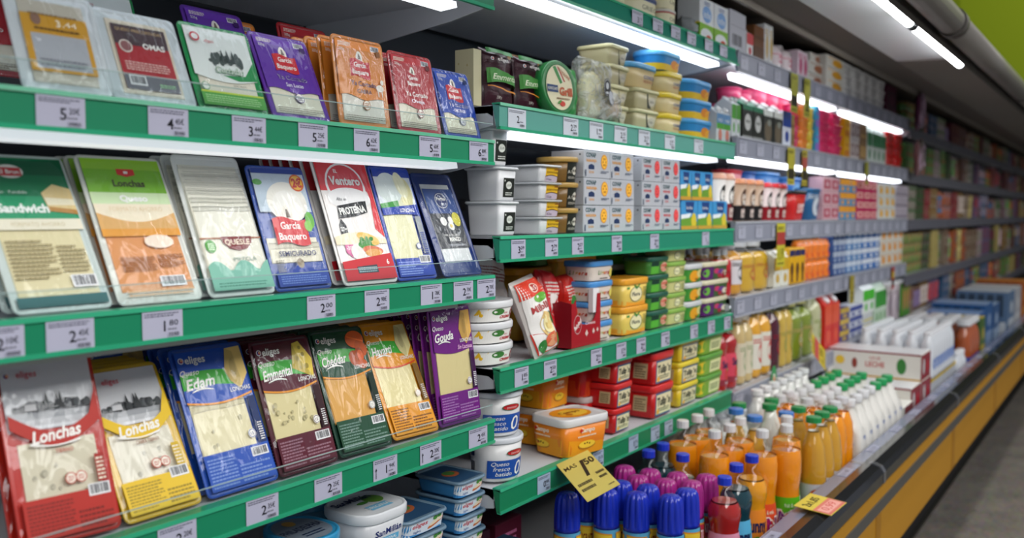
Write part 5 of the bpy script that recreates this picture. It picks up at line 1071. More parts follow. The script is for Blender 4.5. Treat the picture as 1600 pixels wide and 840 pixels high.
def top_ph(g, a, b): g.e(0, 0, a * .42, b * .42, '#7a8694', 36); g.t('PHILADELPHIA', 0, 0, b * .13, '#1a2648', bold=.03, w=a * .76); g.e(0, b * .24, a * .1, b * .1, '#c89a4a'); g.lines(-a * .2, -b * .28, a * .2, -b * .14, 2, '#2a3a5a')
def top_gr(g, a, b): g.e(0, 0, a * .42, b * .42, '#8a9096', 36); g.t('Ciudad', 0, b * .06, b * .17, '#1a1c24', bold=.04, w=a * .5); g.e(-a * .1, -b * .18, a * .12, b * .08, '#b03a34')
block(478, 552, 1, z5, 2, .070, lambda w, d, h: tub('cream_cheese_tub', w + .004, d, h, '#cfd6dc', '#2f94c4', r=None, tp=.9, top=top_ph, lidh=.016, over=.004), 'round cream cheese tub with bright blue lid', 'tub', d=.135, xf=-.035)
block(398, 468, 1, z5, 2, .066, lambda w, d, h: tub('cream_cheese_tub', w + .004, d, h, '#c4c6ca', '#7a7e86', r=None, tp=.9, top=top_gr, lidh=.014, over=.004), 'round cream cheese tub with grey lid', 'tub', d=.13, xf=-.035)
block(478, 552, 1, z5, 2, .068, lambda w, d, h: tub('cream_cheese_tub', w + .004, d, h, '#5a8aa4', '#3a7a9c', r=None, tp=.9, top=top_ph, lidh=.016, over=.004), 'round blue-lidded cream cheese tub in the second row', 'tub', d=.135, xf=-.18)
# ================================================================== THIRD AND FOURTH BAYS
yA, yB, yC, yD, yE = [z + .003 for z in Z3]
def simple(col, col2, k=0, txt=None):
    def f(g, w, h):
        if k == 0: g.r(-w * .4, h * .2, w * .4, h * .8, col2); g.e(0, h * .5, w * .22, h * .2, col)
        elif k == 1: g.r(-w * .5, h * .55, w * .5, h, col2); g.e(0, h * .28, w * .22, h * .16, col2)
        elif k == 2: g.e(w * .1, h * .45, w * .28, h * .3, col2); g.lines(-w * .4, h * .75, w * .3, h * .9, 2, col2)
        elif k == 3: g.r(-w * .5, h * .1, w * .5, h * .4, col2); g.r(-w * .5, h * .62, w * .5, h * .7, col2)
        if txt: g.t(txt, 0, h * .5, h * .16, '#f0f0f0' if k != 2 else '#303030', bold=.03, w=w * .7)
    return f
def bx(c, c2, k=0, txt=None, side=None, topcol=None): return lambda w, d, h: box('carton_box', w - .002, d, h, c, simple(c, c2, k, txt), topcol=topcol)
def cart(c, c2, cap=None, k=1, txt=None, nm='drink_carton'): return lambda w, d, h: carton(nm, w - .002, d, h, c, cap, simple(c, c2, k, txt))
def tb(c, lid, c2, k=2, r=.012, txt=None, tp=.9, lh=.010, nm='yogurt_tub'): return lambda w, d, h: tub(nm, w, d, h, c, lid, r=r, tp=tp, art=simple(c, c2, k, txt), lidh=lh, over=.003)
def jar(liq, cap, lab=None, lc=None, H=.2, fill=.86, k=2, pr_=None, lb=(.15, .6), nm='juice_bottle', capr=.55, txt=None, shell=None):
    prof = pr_ or [(.9, 0), (1, .03), (1, .68), (.85, .78), (.5, .86), (.45, .93)]
    return lambda w, d, h: bottle(nm, (w - .002) / 2, h, prof, liq, fill, cap, simple(lc or liq, lab, k, txt) if lab else None, shell=shell, lab=lb, labcol=lc, capr=capr, caph=.02)
# top shelf
block(1139, 1165, 1, yA, 1, .125, lambda w, d, h: box('shipping_box', w, d, h, '#b6b8c2', art=lambda g, w, h: (g.bc(-w * .42, h * .10, w * .7, h * .36, bg='#b6b8c2'), g.r(-w * .46, h * .62, w * .46, h * .635, '#8a8c98'))), 'pale box with large barcode on the top shelf', 'box', d=.12)
block(1166, 1177, 1, yA, 1, .095, cart('#d8dadc', '#c84a50', None, 1), 'small red and white carton beside the barcode box', 'carton', d=.05)
block(1178, 1194, 1, yA, 1, .115, bx('#6b4426', '#5a381e', 3), 'plain brown cardboard box on the top shelf', 'box', d=.10)
block(1195, 1208, 2, yA, 1, .135, bx('#d4d6d8', '#c8a850', 2), 'slim white packet beside the brown box', 'packet', d=.05)
block(1212, 1244, 2, yA, 1, .105, jar('#d8cdd0', '#c8c4c8', '#c83a6a', '#dcd0d4', fill=1.0, shell='#d8cdd0', capr=.4), 'white rounded bottle with pink lower label', 'bottle', d=.06)
block(1246, 1262, 2, yA, 1, .10, bx('#d9c6d2', '#b8346a', 2), 'white and pink dessert packet', 'packet', d=.05)
block(1262, 1290, 1, yA, 2, .047, bx('#d2d2cc', '#9a5a34', 2), 'white dessert box with brown fruit, front', 'box', d=.09, xf=-.04)
block(1266, 1288, 1, yA + .094, 1, .038, bx('#d2d2cc', '#9a5a34', 2), 'white dessert box with brown fruit, topmost', 'box', d=.08, xf=-.05)
block(1291, 1318, 1, yA, 3, .046, bx('#d6d6d0', '#e0a428', 2), 'white dessert box with yellow fruit', 'box', d=.10)
block(1320, 1384, 5, yA, 3, .047, tb('#d4d4d2', '#dcdcdc', '#b8b8b8', r=None, tp=.82, lh=.006), 'plain white yogurt cup', 'yogurt cup', 'on the top shelf', d=.055, rows=2)
block(1386, 1400, 1, yA, 1, .14, bx('#4a1830', '#2a1020'), 'dark maroon box on the top shelf of the fourth bay', 'box', d=.08)
# second shelf
block(1143, 1157, 2, yB, 1, .125, cart('#c8ccd0', '#4a9a34', '#e0e0e0', 1), 'white and green drink carton at the start of the second shelf', 'carton', d=.06)
block(1160, 1192, 2, yB, 1, .135, lambda w, d, h: carton('drink_carton', w - .002, d, h, '#20221f', '#e8e8e8', art=lambda g, w, h: (g.e(0, h * .5, w * .3, w * .3, '#c8cac8'), g.e(-w * .1, h * .52, w * .06, w * .06, '#20221f'), g.e(w * .1, h * .52, w * .06, w * .06, '#20221f'), g.r(-w / 2, h * .86, w / 2, h, '#2f7a5a'), g.r(-w / 2, 0, w / 2, h * .1, '#8a8c8a')), roof='#3f8a6a'), 'black drink carton with round white face emblem', 'carton', d=.075)
block(1193, 1222, 2, yB, 1, .137, lambda w, d, h: carton('drink_carton', w - .002, d, h, '#2a2c2a', '#e8e8e8', art=lambda g, w, h: (g.e(0, h * .35, w * .36, w * .4, '#6a5e4c'), g.r(-w / 2, h * .82, w / 2, h, '#d8dcd8'), g.e(w * .1, h * .62, w * .2, h * .1, '#8a9088')), roof='#d0d4d0'), 'black and white coffee drink carton', 'carton', d=.075)
block(1223, 1236, 1, yB, 1, .125, bx('#d2d8e4', '#1c3f94', 1), 'white carton with blue top on the second shelf', 'carton', d=.07)
block(1237, 1242, 1, yB, 1, .12, bx('#9a8248', '#7a6030', 3), 'narrow ochre packet on the second shelf', 'packet', d=.06)
pot = lambda c: (lambda w, d, h: tub('yogurt_pot', w, d, h, c, shade(c, 1.1), r=None, tp=.84, lidh=.004, over=.003))
block(1148, 1182, 2, yB + .135, 1, .052, pot('#e04878'), 'pink yogurt pot stacked high over the cartons, first pair', 'yogurt pot', d=.085, xf=-.10)
block(1148, 1182, 2, yB, 1, .135, bx('#c4305c', '#e04878', 3), 'dark pink yogurt multipack behind the drink cartons, first pair', 'yogurt multipack', d=.085, xf=-.10)
block(1186, 1240, 3, yB + .15, 1, .056, pot('#ec5c88'), 'bright pink yogurt pot stacked high over the cartons', 'yogurt pot', d=.09, xf=-.095)
block(1186, 1240, 3, yB, 1, .15, bx('#c4305c', '#e04878', 3), 'dark pink yogurt multipack behind the coffee cartons', 'yogurt multipack', d=.09, xf=-.095)
block(1243, 1252, 1, yB, 4, .041, pot('#d02c68'), 'deep pink yogurt pot beside the orange ones', 'yogurt pot', d=.06)
block(1252, 1266, 1, yB, 4, .041, pot('#e0822c'), 'orange yogurt pot', 'yogurt pot', 'on the second shelf', d=.06)
block(1266, 1274, 1, yB, 4, .041, pot('#d4bc38'), 'yellow yogurt pot', 'yogurt pot', 'on the second shelf', d=.05)
block(1274, 1280, 1, yB, 2, .09, bx('#3a9ac8', '#8a6ac0', 3), 'slim bright blue packet beside the yellow pots', 'packet', d=.05)
block(1281, 1319, 2, yB, 4, .043, pot('#d42060'), 'magenta yogurt pot in the tall double stack', 'yogurt pot', d=.085)
block(1320, 1328, 1, yB, 2, .085, bx('#e0ac20', '#c87a18', 3), 'tall yellow packet beside the magenta pots', 'packet', d=.06)
block(1329, 1343, 2, yB, 2, .085, bx('#c8c0c0', '#8a6a68', 0), 'white and grey dessert packet', 'packet', d=.06)
block(1344, 1354, 2, yB, 1, .17, bx('#8a6a48', '#b8945c', 3), 'brown snack packet standing on the second shelf', 'packet', d=.05)
block(1355, 1384, 4, yB, 1, .175, cart('#ccd6d0', '#3a8a5a', '#e0e8e4', 1), 'white and green carton on the second shelf', 'carton', d=.06)
block(1386, 1412, 2, yB, 3, .058, pot('#d81c18'), 'glossy red pot at the end of the second shelf', 'yogurt pot', d=.075)
# third shelf (coffee cups and multipacks)
def cup(c, lid, band, lcol, txt='latte'):
    def mk(w, d, h):
        t = empty('coffee_cup'); R = (w - .002) / 2; b = MB(); b.lathe([(R * .72, 0), (R * .74, .003), (R * .94, h * .88)], M(c, .3, 'gloss'), 20)
        g = G(True); H_ = h * 880; g.w(-w * 900, w * 900, 2, H_ * .42, band, 30); g.e(0, H_ * .60, w * 300, H_ * .26, lcol); g.t('CAFFE', 0, H_ * .66, H_ * .11, '#e8e4dc', bold=.04, w=w * 380); g.t(txt.upper(), 0, H_ * .5, H_ * .11, '#e8e4dc', bold=.04, w=w * 380); g.r(-w * 250, H_ * .1, w * 250, H_ * .32, '#c8b8b0'); g.t(txt, 0, H_ * .2, H_ * .1, band, w=w * 360)
        b.gfx(g, lambda u, v, l: ((R * (.74 + .2 * v / (h * .88)) + l) * math.cos(u / R), (R * (.74 + .2 * v / (h * .88)) + l) * math.sin(u / R), v)); b.build('cup_body', t)
        l = MB(); l.lathe([(R * .95, h * .87), (R, h * .875), (R, h * .90), (R * .96, h * .905), (R * .90, h * .98), (R * .84, h)], M(lid, .25, 'gloss'), 20); l.build('cup_lid', t); return t
    return mk
block(1126, 1155, 2, yC, 1, .150, cup('#e4e0dc', '#e0a890', '#7a1c24', '#20201e'), 'iced coffee cup with salmon lid', 'coffee cup', d=.075)
block(1158, 1198, 3, yC, 1, .138, cup('#b89c84', '#c8845c', '#1c1a1c', '#4a2e22', 'cappuccino'), 'iced coffee cup with brown lid', 'coffee cup', d=.07)
block(1200, 1233, 3, yC, 1, .132, cup('#d8c8c8', '#cc2c38', '#8a1420', '#1c1c20', 'macchiato'), 'iced coffee cup with red lid', 'coffee cup', d=.065)
block(1142, 1166, 1, yC + .112, 1, .066, pot('#c83440'), 'red tumbler high behind the salmon-lidded cups', 'yogurt pot', d=.09, xf=-.13)
block(1142, 1166, 1, yC, 1, .112, pot('#a82834'), 'red tumbler behind the salmon-lidded cups, lower', 'yogurt pot', d=.09, xf=-.13)
block(1168, 1186, 1, yC, 2, .088, pot('#1f5aa8'), 'dark blue tub behind the brown-lidded cups', 'yogurt pot', d=.08, xf=-.12)
block(1190, 1224, 1, yC, 2, .090, tb('#2a78c8', '#3f8fd8', '#6ab0e8', r=None), 'large blue tub behind the cups', 'yogurt tub', d=.13, xf=-.11)
block(1231, 1258, 1, yC, 2, .085, tb('#2a70bc', '#3f86cc', '#8ac0e8', r=None), 'blue tub behind the red paper cup', 'yogurt tub', d=.12, xf=-.10)
block(1240, 1265, 1, yC, 1, .112, lambda w, d, h: tub('paper_cup', w, d, h, '#c8201f', '#1f1c1e', r=None, tp=.72, art=lambda g, w, h: (g.t('CAFE', w * .1, h * .55, h * .14, '#f0e8e4', bold=.04, w=w * .4), g.t('LATTE', w * .1, h * .36, h * .14, '#f0e8e4', bold=.04, w=w * .4)), lidh=.012), 'red paper coffee cup with white letters', 'coffee cup', d=.085)
block(1266, 1285, 1, yC, 1, .125, lambda w, d, h: tub('paper_cup', w, d, h, '#1f5a8a', '#2a6a9a', r=None, tp=.76, art=simple('#1f5a8a', '#c8d0d8', 2), lidh=.010), 'blue paper coffee cup beside the red one', 'coffee cup', d=.075)
block(1286, 1310, 2, yC, 3, .058, bx('#c8a0a8', '#a82848', 0), 'pink and white yogurt multipack', 'yogurt multipack', d=.06)
block(1311, 1337, 3, yC, 3, .058, bx('#4a8ab4', '#e09a2c', 1), 'blue and orange yogurt multipack', 'yogurt multipack', d=.06)
block(1338, 1370, 3, yC, 4, .044, bx('#b81c58', '#e0b8a8', 0), 'magenta fruit yogurt multipack', 'yogurt multipack', d=.06)
block(1371, 1398, 3, yC, 3, .057, bx('#ccd0cc', '#e0a82c', 2), 'white multipack with orange circles', 'yogurt multipack', d=.06)
block(1399, 1418, 2, yC, 3, .058, bx('#b0a8b4', '#8a8290', 3), 'pale lilac multipack at the end of the third shelf', 'yogurt multipack', d=.07)
# fourth shelf (juices, blue yogurts)
block(1127, 1147, 2, yD, 1, .150, jar('#b8141c', '#c8ccd0', '#8a1018', None, fill=.78, capr=.45, nm='syrup_bottle'), 'red syrup bottle with silver cap', 'bottle', d=.055, rows=3)
block(1148, 1166, 1, yD, 1, .165, jar('#c8902c', '#e2e4e4', '#3a3a40', '#d0ccd0', fill=.86, lb=(.2, .68)), 'golden juice bottle with pale letter label', 'bottle', d=.07, rows=2)
block(1167, 1209, 2, yD, 1, .168, jar('#c8a030', '#e6e8e8', '#b8703a', None, fill=.82), 'golden fruit juice bottle with white cap', 'bottle', d=.075, rows=2)
block(1210, 1232, 2, yD, 1, .130, cart('#dcdcd0', '#c8a020', '#e8e8e8', 1), 'white and yellow fruit carton under the promo card', 'carton', d=.06)
block(1233, 1257, 3, yD, 1, .132, lambda w, d, h: box('milkshake_box', w - .001, d, h, '#dca818', art=lambda g, w, h: (g.r(-w * .5, h * .78, w * .5, h * .95, '#2a2a5a'), g.e(0, h * .4, w * .3, h * .2, '#5a3418'), g.r(-w * .2, h * .05, w * .2, h * .35, '#6a4020'))), 'yellow chocolate milkshake box with dark band', 'box', d=.06)
block(1258, 1300, 5, yD, 2, .078, lambda w, d, h: bottle('orange_drink_bottle', w / 2 - .001, h, [(.9, 0), (1, .1), (.86, .45), (1, .7), (.8, .9)], '#e87c1c', 1.0, '#e88a34', simple('#e87c1c', '#c83a20', 2), lab=(.12, .4), opaque=True, capr=.75, caph=.008), 'small orange yogurt drink bottle', 'bottle', 'on the fourth shelf', d=.05, gap=.001)
for a, bb, c1, c2 in ((1301, 1322, '#3a5a94', '#a8b4c8'), (1322, 1346, '#5a88bc', '#c8d4e4'), (1346, 1374, '#3f74b8', '#d4dce8')):
    block(a, bb, 3, yD, 4, .050, bx(c1, c2, 1), {'#3a5a94': 'navy and grey', '#5a88bc': 'pale blue', '#3f74b8': 'mid blue and white'}[c1] + ' yogurt multipack', 'yogurt multipack', 'on the fourth shelf', d=.06)
block(1375, 1410, 4, yD, 3, .062, bx('#d4d0c4', '#e0942c', 2), 'white multipack with orange fruit on the fourth shelf', 'yogurt multipack', d=.06)
# fifth shelf (large juices, cartons)
SUN = [(.93, 0), (1, .03), (1, .42), (.93, .50), (.86, .56), (.93, .62), (1, .68), (.98, .74), (.62, .84), (.38, .88), (.36, .93)]
def sunny(liq, lc, acc, txt='Sunny'):
    def art(g, w, h):
        g.r(-w * 1.5, 0, w * 1.5, h * .2, shade(lc, .7)); g.t(txt, w * .12, h * .72, h * .24, '#1c2450', bold=.05, w=w * .72); g.e(w * .12, h * .36, w * .24, w * .24, acc); g.e(w * .12, h * .36 + w * .2, w * .1, w * .06, '#4a9a34'); g.t('delight', w * .14, h * .1, h * .09, '#e8e8f0', w=w * .5)
    return lambda w, d, h: bottle('fruit_drink_bottle', (w - .002) / 2, h, SUN, liq, .80, '#1c38c0', art, lab=(.10, .55), labcol=lc, capr=.42, caph=.018)
block(1128, 1158, 2, yE, 1, .205, sunny('#a81c20', '#d0485c', '#c8342c'), 'red fruit drink bottle with blue cap on the lowest grey shelf', 'bottle', d=.075, xf=-.02)
block(1159, 1181, 2, yE, 1, .225, jar('#c8b078', '#dcd4c0', '#9aa880', '#d0c8b0', fill=.84, lb=(.12, .6)), 'pale cloudy juice bottle with cream cap', 'bottle', d=.06, rows=2)
block(1182, 1210, 2, yE, 1, .240, jar('#dba02c', '#1f9a5a', '#c83a34', '#d8d4c8', fill=.86, lb=(.12, .62)), 'orange juice bottle with green cap and cherry label', 'bottle', d=.07, rows=2)
block(1211, 1223, 1, yE, 1, .235, jar('#4a1024', '#1c1c20', '#8a1c30', None, fill=.88), 'dark purple juice bottle', 'bottle', 'beside the orange ones', d=.06, rows=2)
block(1224, 1243, 2, yE, 1, .235, jar('#c8a848', '#1f2a22', '#9a9a50', None, fill=.88), 'straw-coloured juice bottle with dark cap', 'bottle', d=.06, rows=2)
block(1244, 1276, 2, yE, 1, .225, jar('#7a8a2a', '#d8d084', '#b8a060', None, fill=.88), 'olive green juice bottle', 'bottle', 'on the lowest grey shelf', d=.08, rows=2)
block(1277, 1288, 1, yE, 1, .245, jar('#b8b890', '#e4dc30', '#8a9a50', None, fill=.9), 'pale bottle with bright yellow cap', 'bottle', 'on the lowest grey shelf', d=.06)
block(1289, 1311, 2, yE, 1, .225, cart('#c8281c', '#d8502c', '#e8e8e8', 1), 'tall red juice carton with white cap', 'carton', d=.07)
block(1312, 1326, 1, yE, 3, .05, bx('#4a3a7a', '#c8a83a', 1), 'purple and white dessert box', 'box', 'on the lowest grey shelf', d=.08)
block(1327, 1347, 2, yE, 3, .048, bx('#c8ccd8', '#3a4a94', 1), 'white and navy dessert box', 'box', 'on the lowest grey shelf', d=.08)
block(1348, 1362, 1, yE, 1, .09, bx('#c8ccd0', '#d8c83a', 3), 'white packet with yellow stripe under the green cartons', 'packet', d=.08)
block(1348, 1366, 2, yE + .09, 1, .14, cart('#dfe4e0', '#4ac030', None, 1), 'tall white and lime green carton, upper', 'carton', d=.07)
block(1367, 1385, 3, yE, 1, .225, cart('#c8dcc8', '#3a9a34', None, 1), 'white and dark green carton at the end of the lowest grey shelf', 'carton', d=.06)
block(1386, 1408, 2, yE, 1, .205, tb('#c0b4bc', '#dcdcdc', '#8a7a84', r=None, tp=.98, lh=.02), 'tall pale lilac tub with white lid', 'tub', d=.08)
block(1409, 1421, 3, yE, 1, .21, bx('#4a8a2c', '#c8784a', 2), 'green vegetable packet at the end of the fourth bay', 'packet', d=.05)
# yellow promotion cards hanging from the grey rails
def promo(px, z, w, h, c1, c2, txt, lb, tilt=0, xo=.012, rollz=0, drop=.035):
    b = MB(); b.box(-.0006, -w / 2, -h, 0, w / 2, 0, P(c1)); g = G()
    g.r(-w * 500, -h * 500, w * 500, -h * 200, c2); g.t(txt, 0, -h * 700, h * 260, '#2a2414', bold=.02, w=w * 620); g.lines(-w * 420, -h * 940, w * 400, -h * 880, 1, '#4a4020'); g.lines(-w * 420, -h * 150, w * 300, -h * 60, 2, '#4a4020', seed=4)
    b.gfx(g, lambda u, v, l: (l, u, v)); o = b.build('promotion_card'); o.location = (xo, yp(px, xo, z), z + .03 - drop); o.rotation_euler = (math.radians(rollz), math.radians(tilt), 0); tag(o, lb, 'promotion card', 'yellow promotion cards')
promo(1242, Z3[0], .075, .135, '#a8a838', '#9a9a30', '1', 'left yellow card hanging from the top grey rail')
promo(1262, Z3[0], .07, .14, '#a8a838', '#b0ae48', '2', 'right yellow card hanging from the top grey rail')
promo(1237, Z3[1], .078, .13, '#b0a838', '#a8a034', '1', 'left yellow card hanging from the second grey rail')
promo(1258, Z3[1], .062, .13, '#a89a34', '#a04a40', '1', 'yellow and red card hanging from the second grey rail')
promo(1221, Z3[2], .085, .15, '#c4bc34', '#a83c34', '1,19', 'large yellow and red card covering the third grey rail')
promo(1355, Z3[1], .06, .10, '#a0a038', '#8a8a30', '1', 'yellow card hanging near the magenta multipacks')
promo(1332, Z3[3], .07, .12, '#a89a30', '#988a2c', '2', 'olive yellow card hanging from the fourth grey rail')
promo(1396, Z3[3], .06, .11, '#b83a3a', '#c0a034', '1', 'red and yellow card near the end of the fourth grey rail')
promo(1268, Z3[4], .11, .105, '#ccb42c', '#c04a4a', '1,99', 'tilted yellow and red card sticking up from the lowest grey rail', tilt=-24, xo=.03, rollz=38, drop=-.05)
t = MB(); n = 20; t.loft([[Vector((x, .028 * math.cos(2 * math.pi * i / n), .045 * math.sin(2 * math.pi * i / n))) for i in range(n)] for x in (0, .0012)], P('#2f8a4c'))
g = G(); g.e(0, -8, 14, 26, '#dfe4d8'); g.e(0, -10, 9, 20, '#e0843a'); t.gfx(g, lambda u, v, l: (.0012 + l, u, v)); o = t.build('shelf_sticker'); o.location = (.009, yp(1209, .009, yE), Z3[4] - .005); tag(o, 'oval green sticker with orange centre on the lowest grey rail', 'sticker')
# ================================================================== THE DARK FAR BAYS
rnd = random.Random(5)
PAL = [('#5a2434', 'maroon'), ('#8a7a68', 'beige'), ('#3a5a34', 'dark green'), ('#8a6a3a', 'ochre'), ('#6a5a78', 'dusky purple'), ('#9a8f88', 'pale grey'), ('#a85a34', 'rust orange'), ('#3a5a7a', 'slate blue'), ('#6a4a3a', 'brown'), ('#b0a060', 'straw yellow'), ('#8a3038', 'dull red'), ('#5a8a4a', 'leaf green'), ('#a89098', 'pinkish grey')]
protosF = {}
def farproto(ci, kind, w, h):
    key = (ci, kind, round(w, 3), round(h, 3))
    if key not in protosF:
        c = PAL[ci][0]; c2 = PAL[(ci * 5 + 3) % len(PAL)][0]
        protosF[key] = {'box': lambda: box('food_box', w, .07, h, c, simple(c, mixc(c, c2, .6), ci % 4)),
                        'pot': lambda: tub('food_pot', w, .07, h, c, mixc(c, c2, .6), r=None, tp=.86, lidh=.008, art=simple(c, shade(c2, 1.25), 2)),
                        'carton': lambda: carton('small_carton', w, .06, h, c, mixc(c, c2, .6), simple(c, shade(c2, 1.2), 1)),
                        'packet': lambda: pouch('food_packet', w, h, .04, c, simple(c, shade(c2, 1.3), 0), crinkle=.003, seed=ci)}[kind]()
    return protosF[key]
used_desc = {}
SHN = ['top', 'second', 'third', 'fourth', 'fifth']
def farblock(si, y, n, ci, kind, w, lv, h):
    word = {'box': 'box', 'pot': 'tub', 'carton': 'drink carton', 'packet': 'packet'}[kind]
    key = (PAL[ci][1], word, si); used_desc[key] = used_desc.get(key, 0) + 1; q = used_desc[key]
    where = ('nearest', 'second nearest', 'third nearest', 'fourth nearest', 'fifth nearest', 'sixth nearest', 'seventh nearest')[min(q, 7) - 1]
    base = f'{PAL[ci][1]} {word} on the {SHN[si]} dull shelf, in the {where} such block'
    for i in range(n):
        for k in range(lv):
            o = inst(farproto(ci, kind, w - .002, h - .001), (-.055 - rnd.uniform(0, .006), y + w * (i + .5), ZF[si] + .0036 + k * h), rnd.uniform(-.03, .03))
            tag(o, base, word, f'{PAL[ci][1]} {word} block {q} of the {SHN[si]} dull shelf')
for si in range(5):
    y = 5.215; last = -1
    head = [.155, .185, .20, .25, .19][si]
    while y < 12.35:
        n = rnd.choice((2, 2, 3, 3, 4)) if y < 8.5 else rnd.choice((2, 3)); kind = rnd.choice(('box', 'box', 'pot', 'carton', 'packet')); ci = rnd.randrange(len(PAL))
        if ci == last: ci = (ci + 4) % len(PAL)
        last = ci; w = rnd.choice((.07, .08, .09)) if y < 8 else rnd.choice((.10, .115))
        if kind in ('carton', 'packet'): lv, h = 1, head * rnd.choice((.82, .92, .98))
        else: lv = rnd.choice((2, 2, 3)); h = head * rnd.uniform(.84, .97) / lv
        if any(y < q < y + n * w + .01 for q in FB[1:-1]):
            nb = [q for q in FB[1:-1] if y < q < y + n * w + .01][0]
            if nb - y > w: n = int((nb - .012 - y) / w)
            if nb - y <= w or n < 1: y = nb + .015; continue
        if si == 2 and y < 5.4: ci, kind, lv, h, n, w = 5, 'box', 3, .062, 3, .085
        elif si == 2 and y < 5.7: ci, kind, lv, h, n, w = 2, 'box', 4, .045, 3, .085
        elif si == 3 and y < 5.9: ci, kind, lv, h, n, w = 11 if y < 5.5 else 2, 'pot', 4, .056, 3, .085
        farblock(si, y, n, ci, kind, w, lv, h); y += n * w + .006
# snack bags hanging at the joint of the fourth and fifth bay
for k, (z, dy) in enumerate(((2.02, 0), (1.78, .02), (2.04, .09), (1.80, .11))):
    o = pouch('hanging_snack_bag', .08, .19, .03, ('#5a2a48', '#7a5a5a', '#8a7488', '#6a6054')[k], simple('#5a2a48', '#b89ab0', 0), crinkle=.005, seed=50 + k); o.location = (.045, 5.13 + dy, z - .03); o.rotation_euler = (0, 0, .2)
    tag(o, ('maroon', 'dusky', 'lilac grey', 'olive grey')[k] + ' snack bag hanging between the fourth and fifth bays', 'snack bag')
# ================================================================== THE WELL
WZ = .6806
cans = {}
def art_can(c1, band):
    def art(g, w, h):
        g.r(-w * 1.55, 0, w * 1.55, h * .97, '#5aa8d0'); g.r(-w * 1.55, h * .0, w * 1.55, h * .45, '#3f8ac0')
        for cx in (-w * .95, 0, w * .95):
            g.w(cx - w * .42, cx + w * .38, lambda t: h * .66 - 3 * t, lambda t: h * .95 - 3 * t, '#e0982c'); g.w(cx - w * .40, cx + w * .36, lambda t: h * .68 - 3 * t, lambda t: h * .93 - 3 * t, '#ecc83a' if c1 == 0 else '#c8344a'); g.t('10%GRATIS', cx - w * .02, h * .79, h * .11, '#8a2a14' if c1 == 0 else '#f0e0e0', bold=.03, w=w * .62)
            g.e(cx, h * .34, w * .30, h * .13, '#1f4a9a'); g.e(cx, h * .34, w * .28, h * .115, '#e4e8f0'); g.t('Asturiana', cx, h * .34, h * .08, '#1f3a8a', shear=.25, bold=.02, w=w * .46)
    return art
canb = spray('whipped_cream_can', .0295, .262, '#1a30b0', '#5aa8d0', art_can(0, 0)); canm = spray('whipped_cream_can', .0295, .262, '#a0267e', '#5aa8d0', art_can(1, 0))
ORD = ['first', 'second', 'third', 'fourth', 'fifth', 'sixth', 'seventh', 'eighth', 'ninth', 'tenth', 'eleventh', 'twelfth', 'thirteenth']
for k, (x, y, lb) in enumerate(((.078, 1.725, 'front left of the bright blue cluster'), (.142, 1.745, 'front middle of the bright blue cluster'), (.212, 1.770, 'front right of the bright blue cluster'), (.075, 1.798, 'rear left of the bright blue cluster'), (.138, 1.808, 'rear middle of the bright blue cluster'), (.222, 1.832, 'rear right of the bright blue cluster'), (.018, 1.655, 'darkest, furthest left under the shelf'), (.016, 1.742, 'half in shade under the yellow card'))):
    o = inst(canb, (x, y, WZ), -1.0 + .4 * (k % 3 - 1)); tag(o, 'whipped cream can with blue ridged cap, ' + lb, 'spray can', 'blue-capped whipped cream cans')
for k, (x, y, lb) in enumerate(((.022, 1.915, 'far left'), (.086, 1.923, 'rear row, second from left'), (.086, 1.861, 'front row, left'), (.152, 1.934, 'rear row, third from left'), (.152, 1.871, 'front row, middle'), (.215, 1.960, 'rear row, right'), (.206, 1.893, 'front row, right'))):
    o = inst(canm, (x, y, WZ), -1.0 - .4 * (k % 3 - 1)); tag(o, 'whipped cream can with magenta ridged cap, ' + lb, 'spray can', 'magenta-capped whipped cream cans')
# dark drink boxes and packs under the lowest green shelf
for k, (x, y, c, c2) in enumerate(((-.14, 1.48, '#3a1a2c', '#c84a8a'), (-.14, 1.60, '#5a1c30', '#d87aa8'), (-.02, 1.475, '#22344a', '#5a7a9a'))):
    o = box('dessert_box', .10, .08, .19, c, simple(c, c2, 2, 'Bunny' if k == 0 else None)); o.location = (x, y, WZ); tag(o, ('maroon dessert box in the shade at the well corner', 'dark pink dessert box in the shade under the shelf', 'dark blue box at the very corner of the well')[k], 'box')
# Fruit drinks with flat blue caps
sb = sunny('#0f3a44', '#5ab0d8', '#e8a83a')(.078, 0, .285); sr = sunny('#a8201c', '#d890a8', '#d8402c')(.078, 0, .275); so = sunny('#e89a18', '#e8862c', '#f0b040')(.078, 0, .285)
for pr_, x, y, lb in ((sb, .045, 1.998, 'dark teal fruit drink bottle at the left, next to the green rail'), (sb, .130, 2.013, 'dark teal fruit drink bottle behind the magenta cans, middle'), (sb, .270, 2.004, 'dark teal fruit drink bottle with blue cap nearest the rail'), (sb, .045, 2.080, 'dark teal fruit drink bottle behind its twin at the green rail'), (sr, .274, 1.922, 'red fruit drink bottle beside the last magenta can'), (so, .272, 2.101, 'orange fruit drink bottle with blue cap behind the dark teal one')):
    o = inst(pr_, (x, y, WZ), -1.05); tag(o, lb, 'fruit drink bottle', 'fruit drink bottles with flat blue caps')
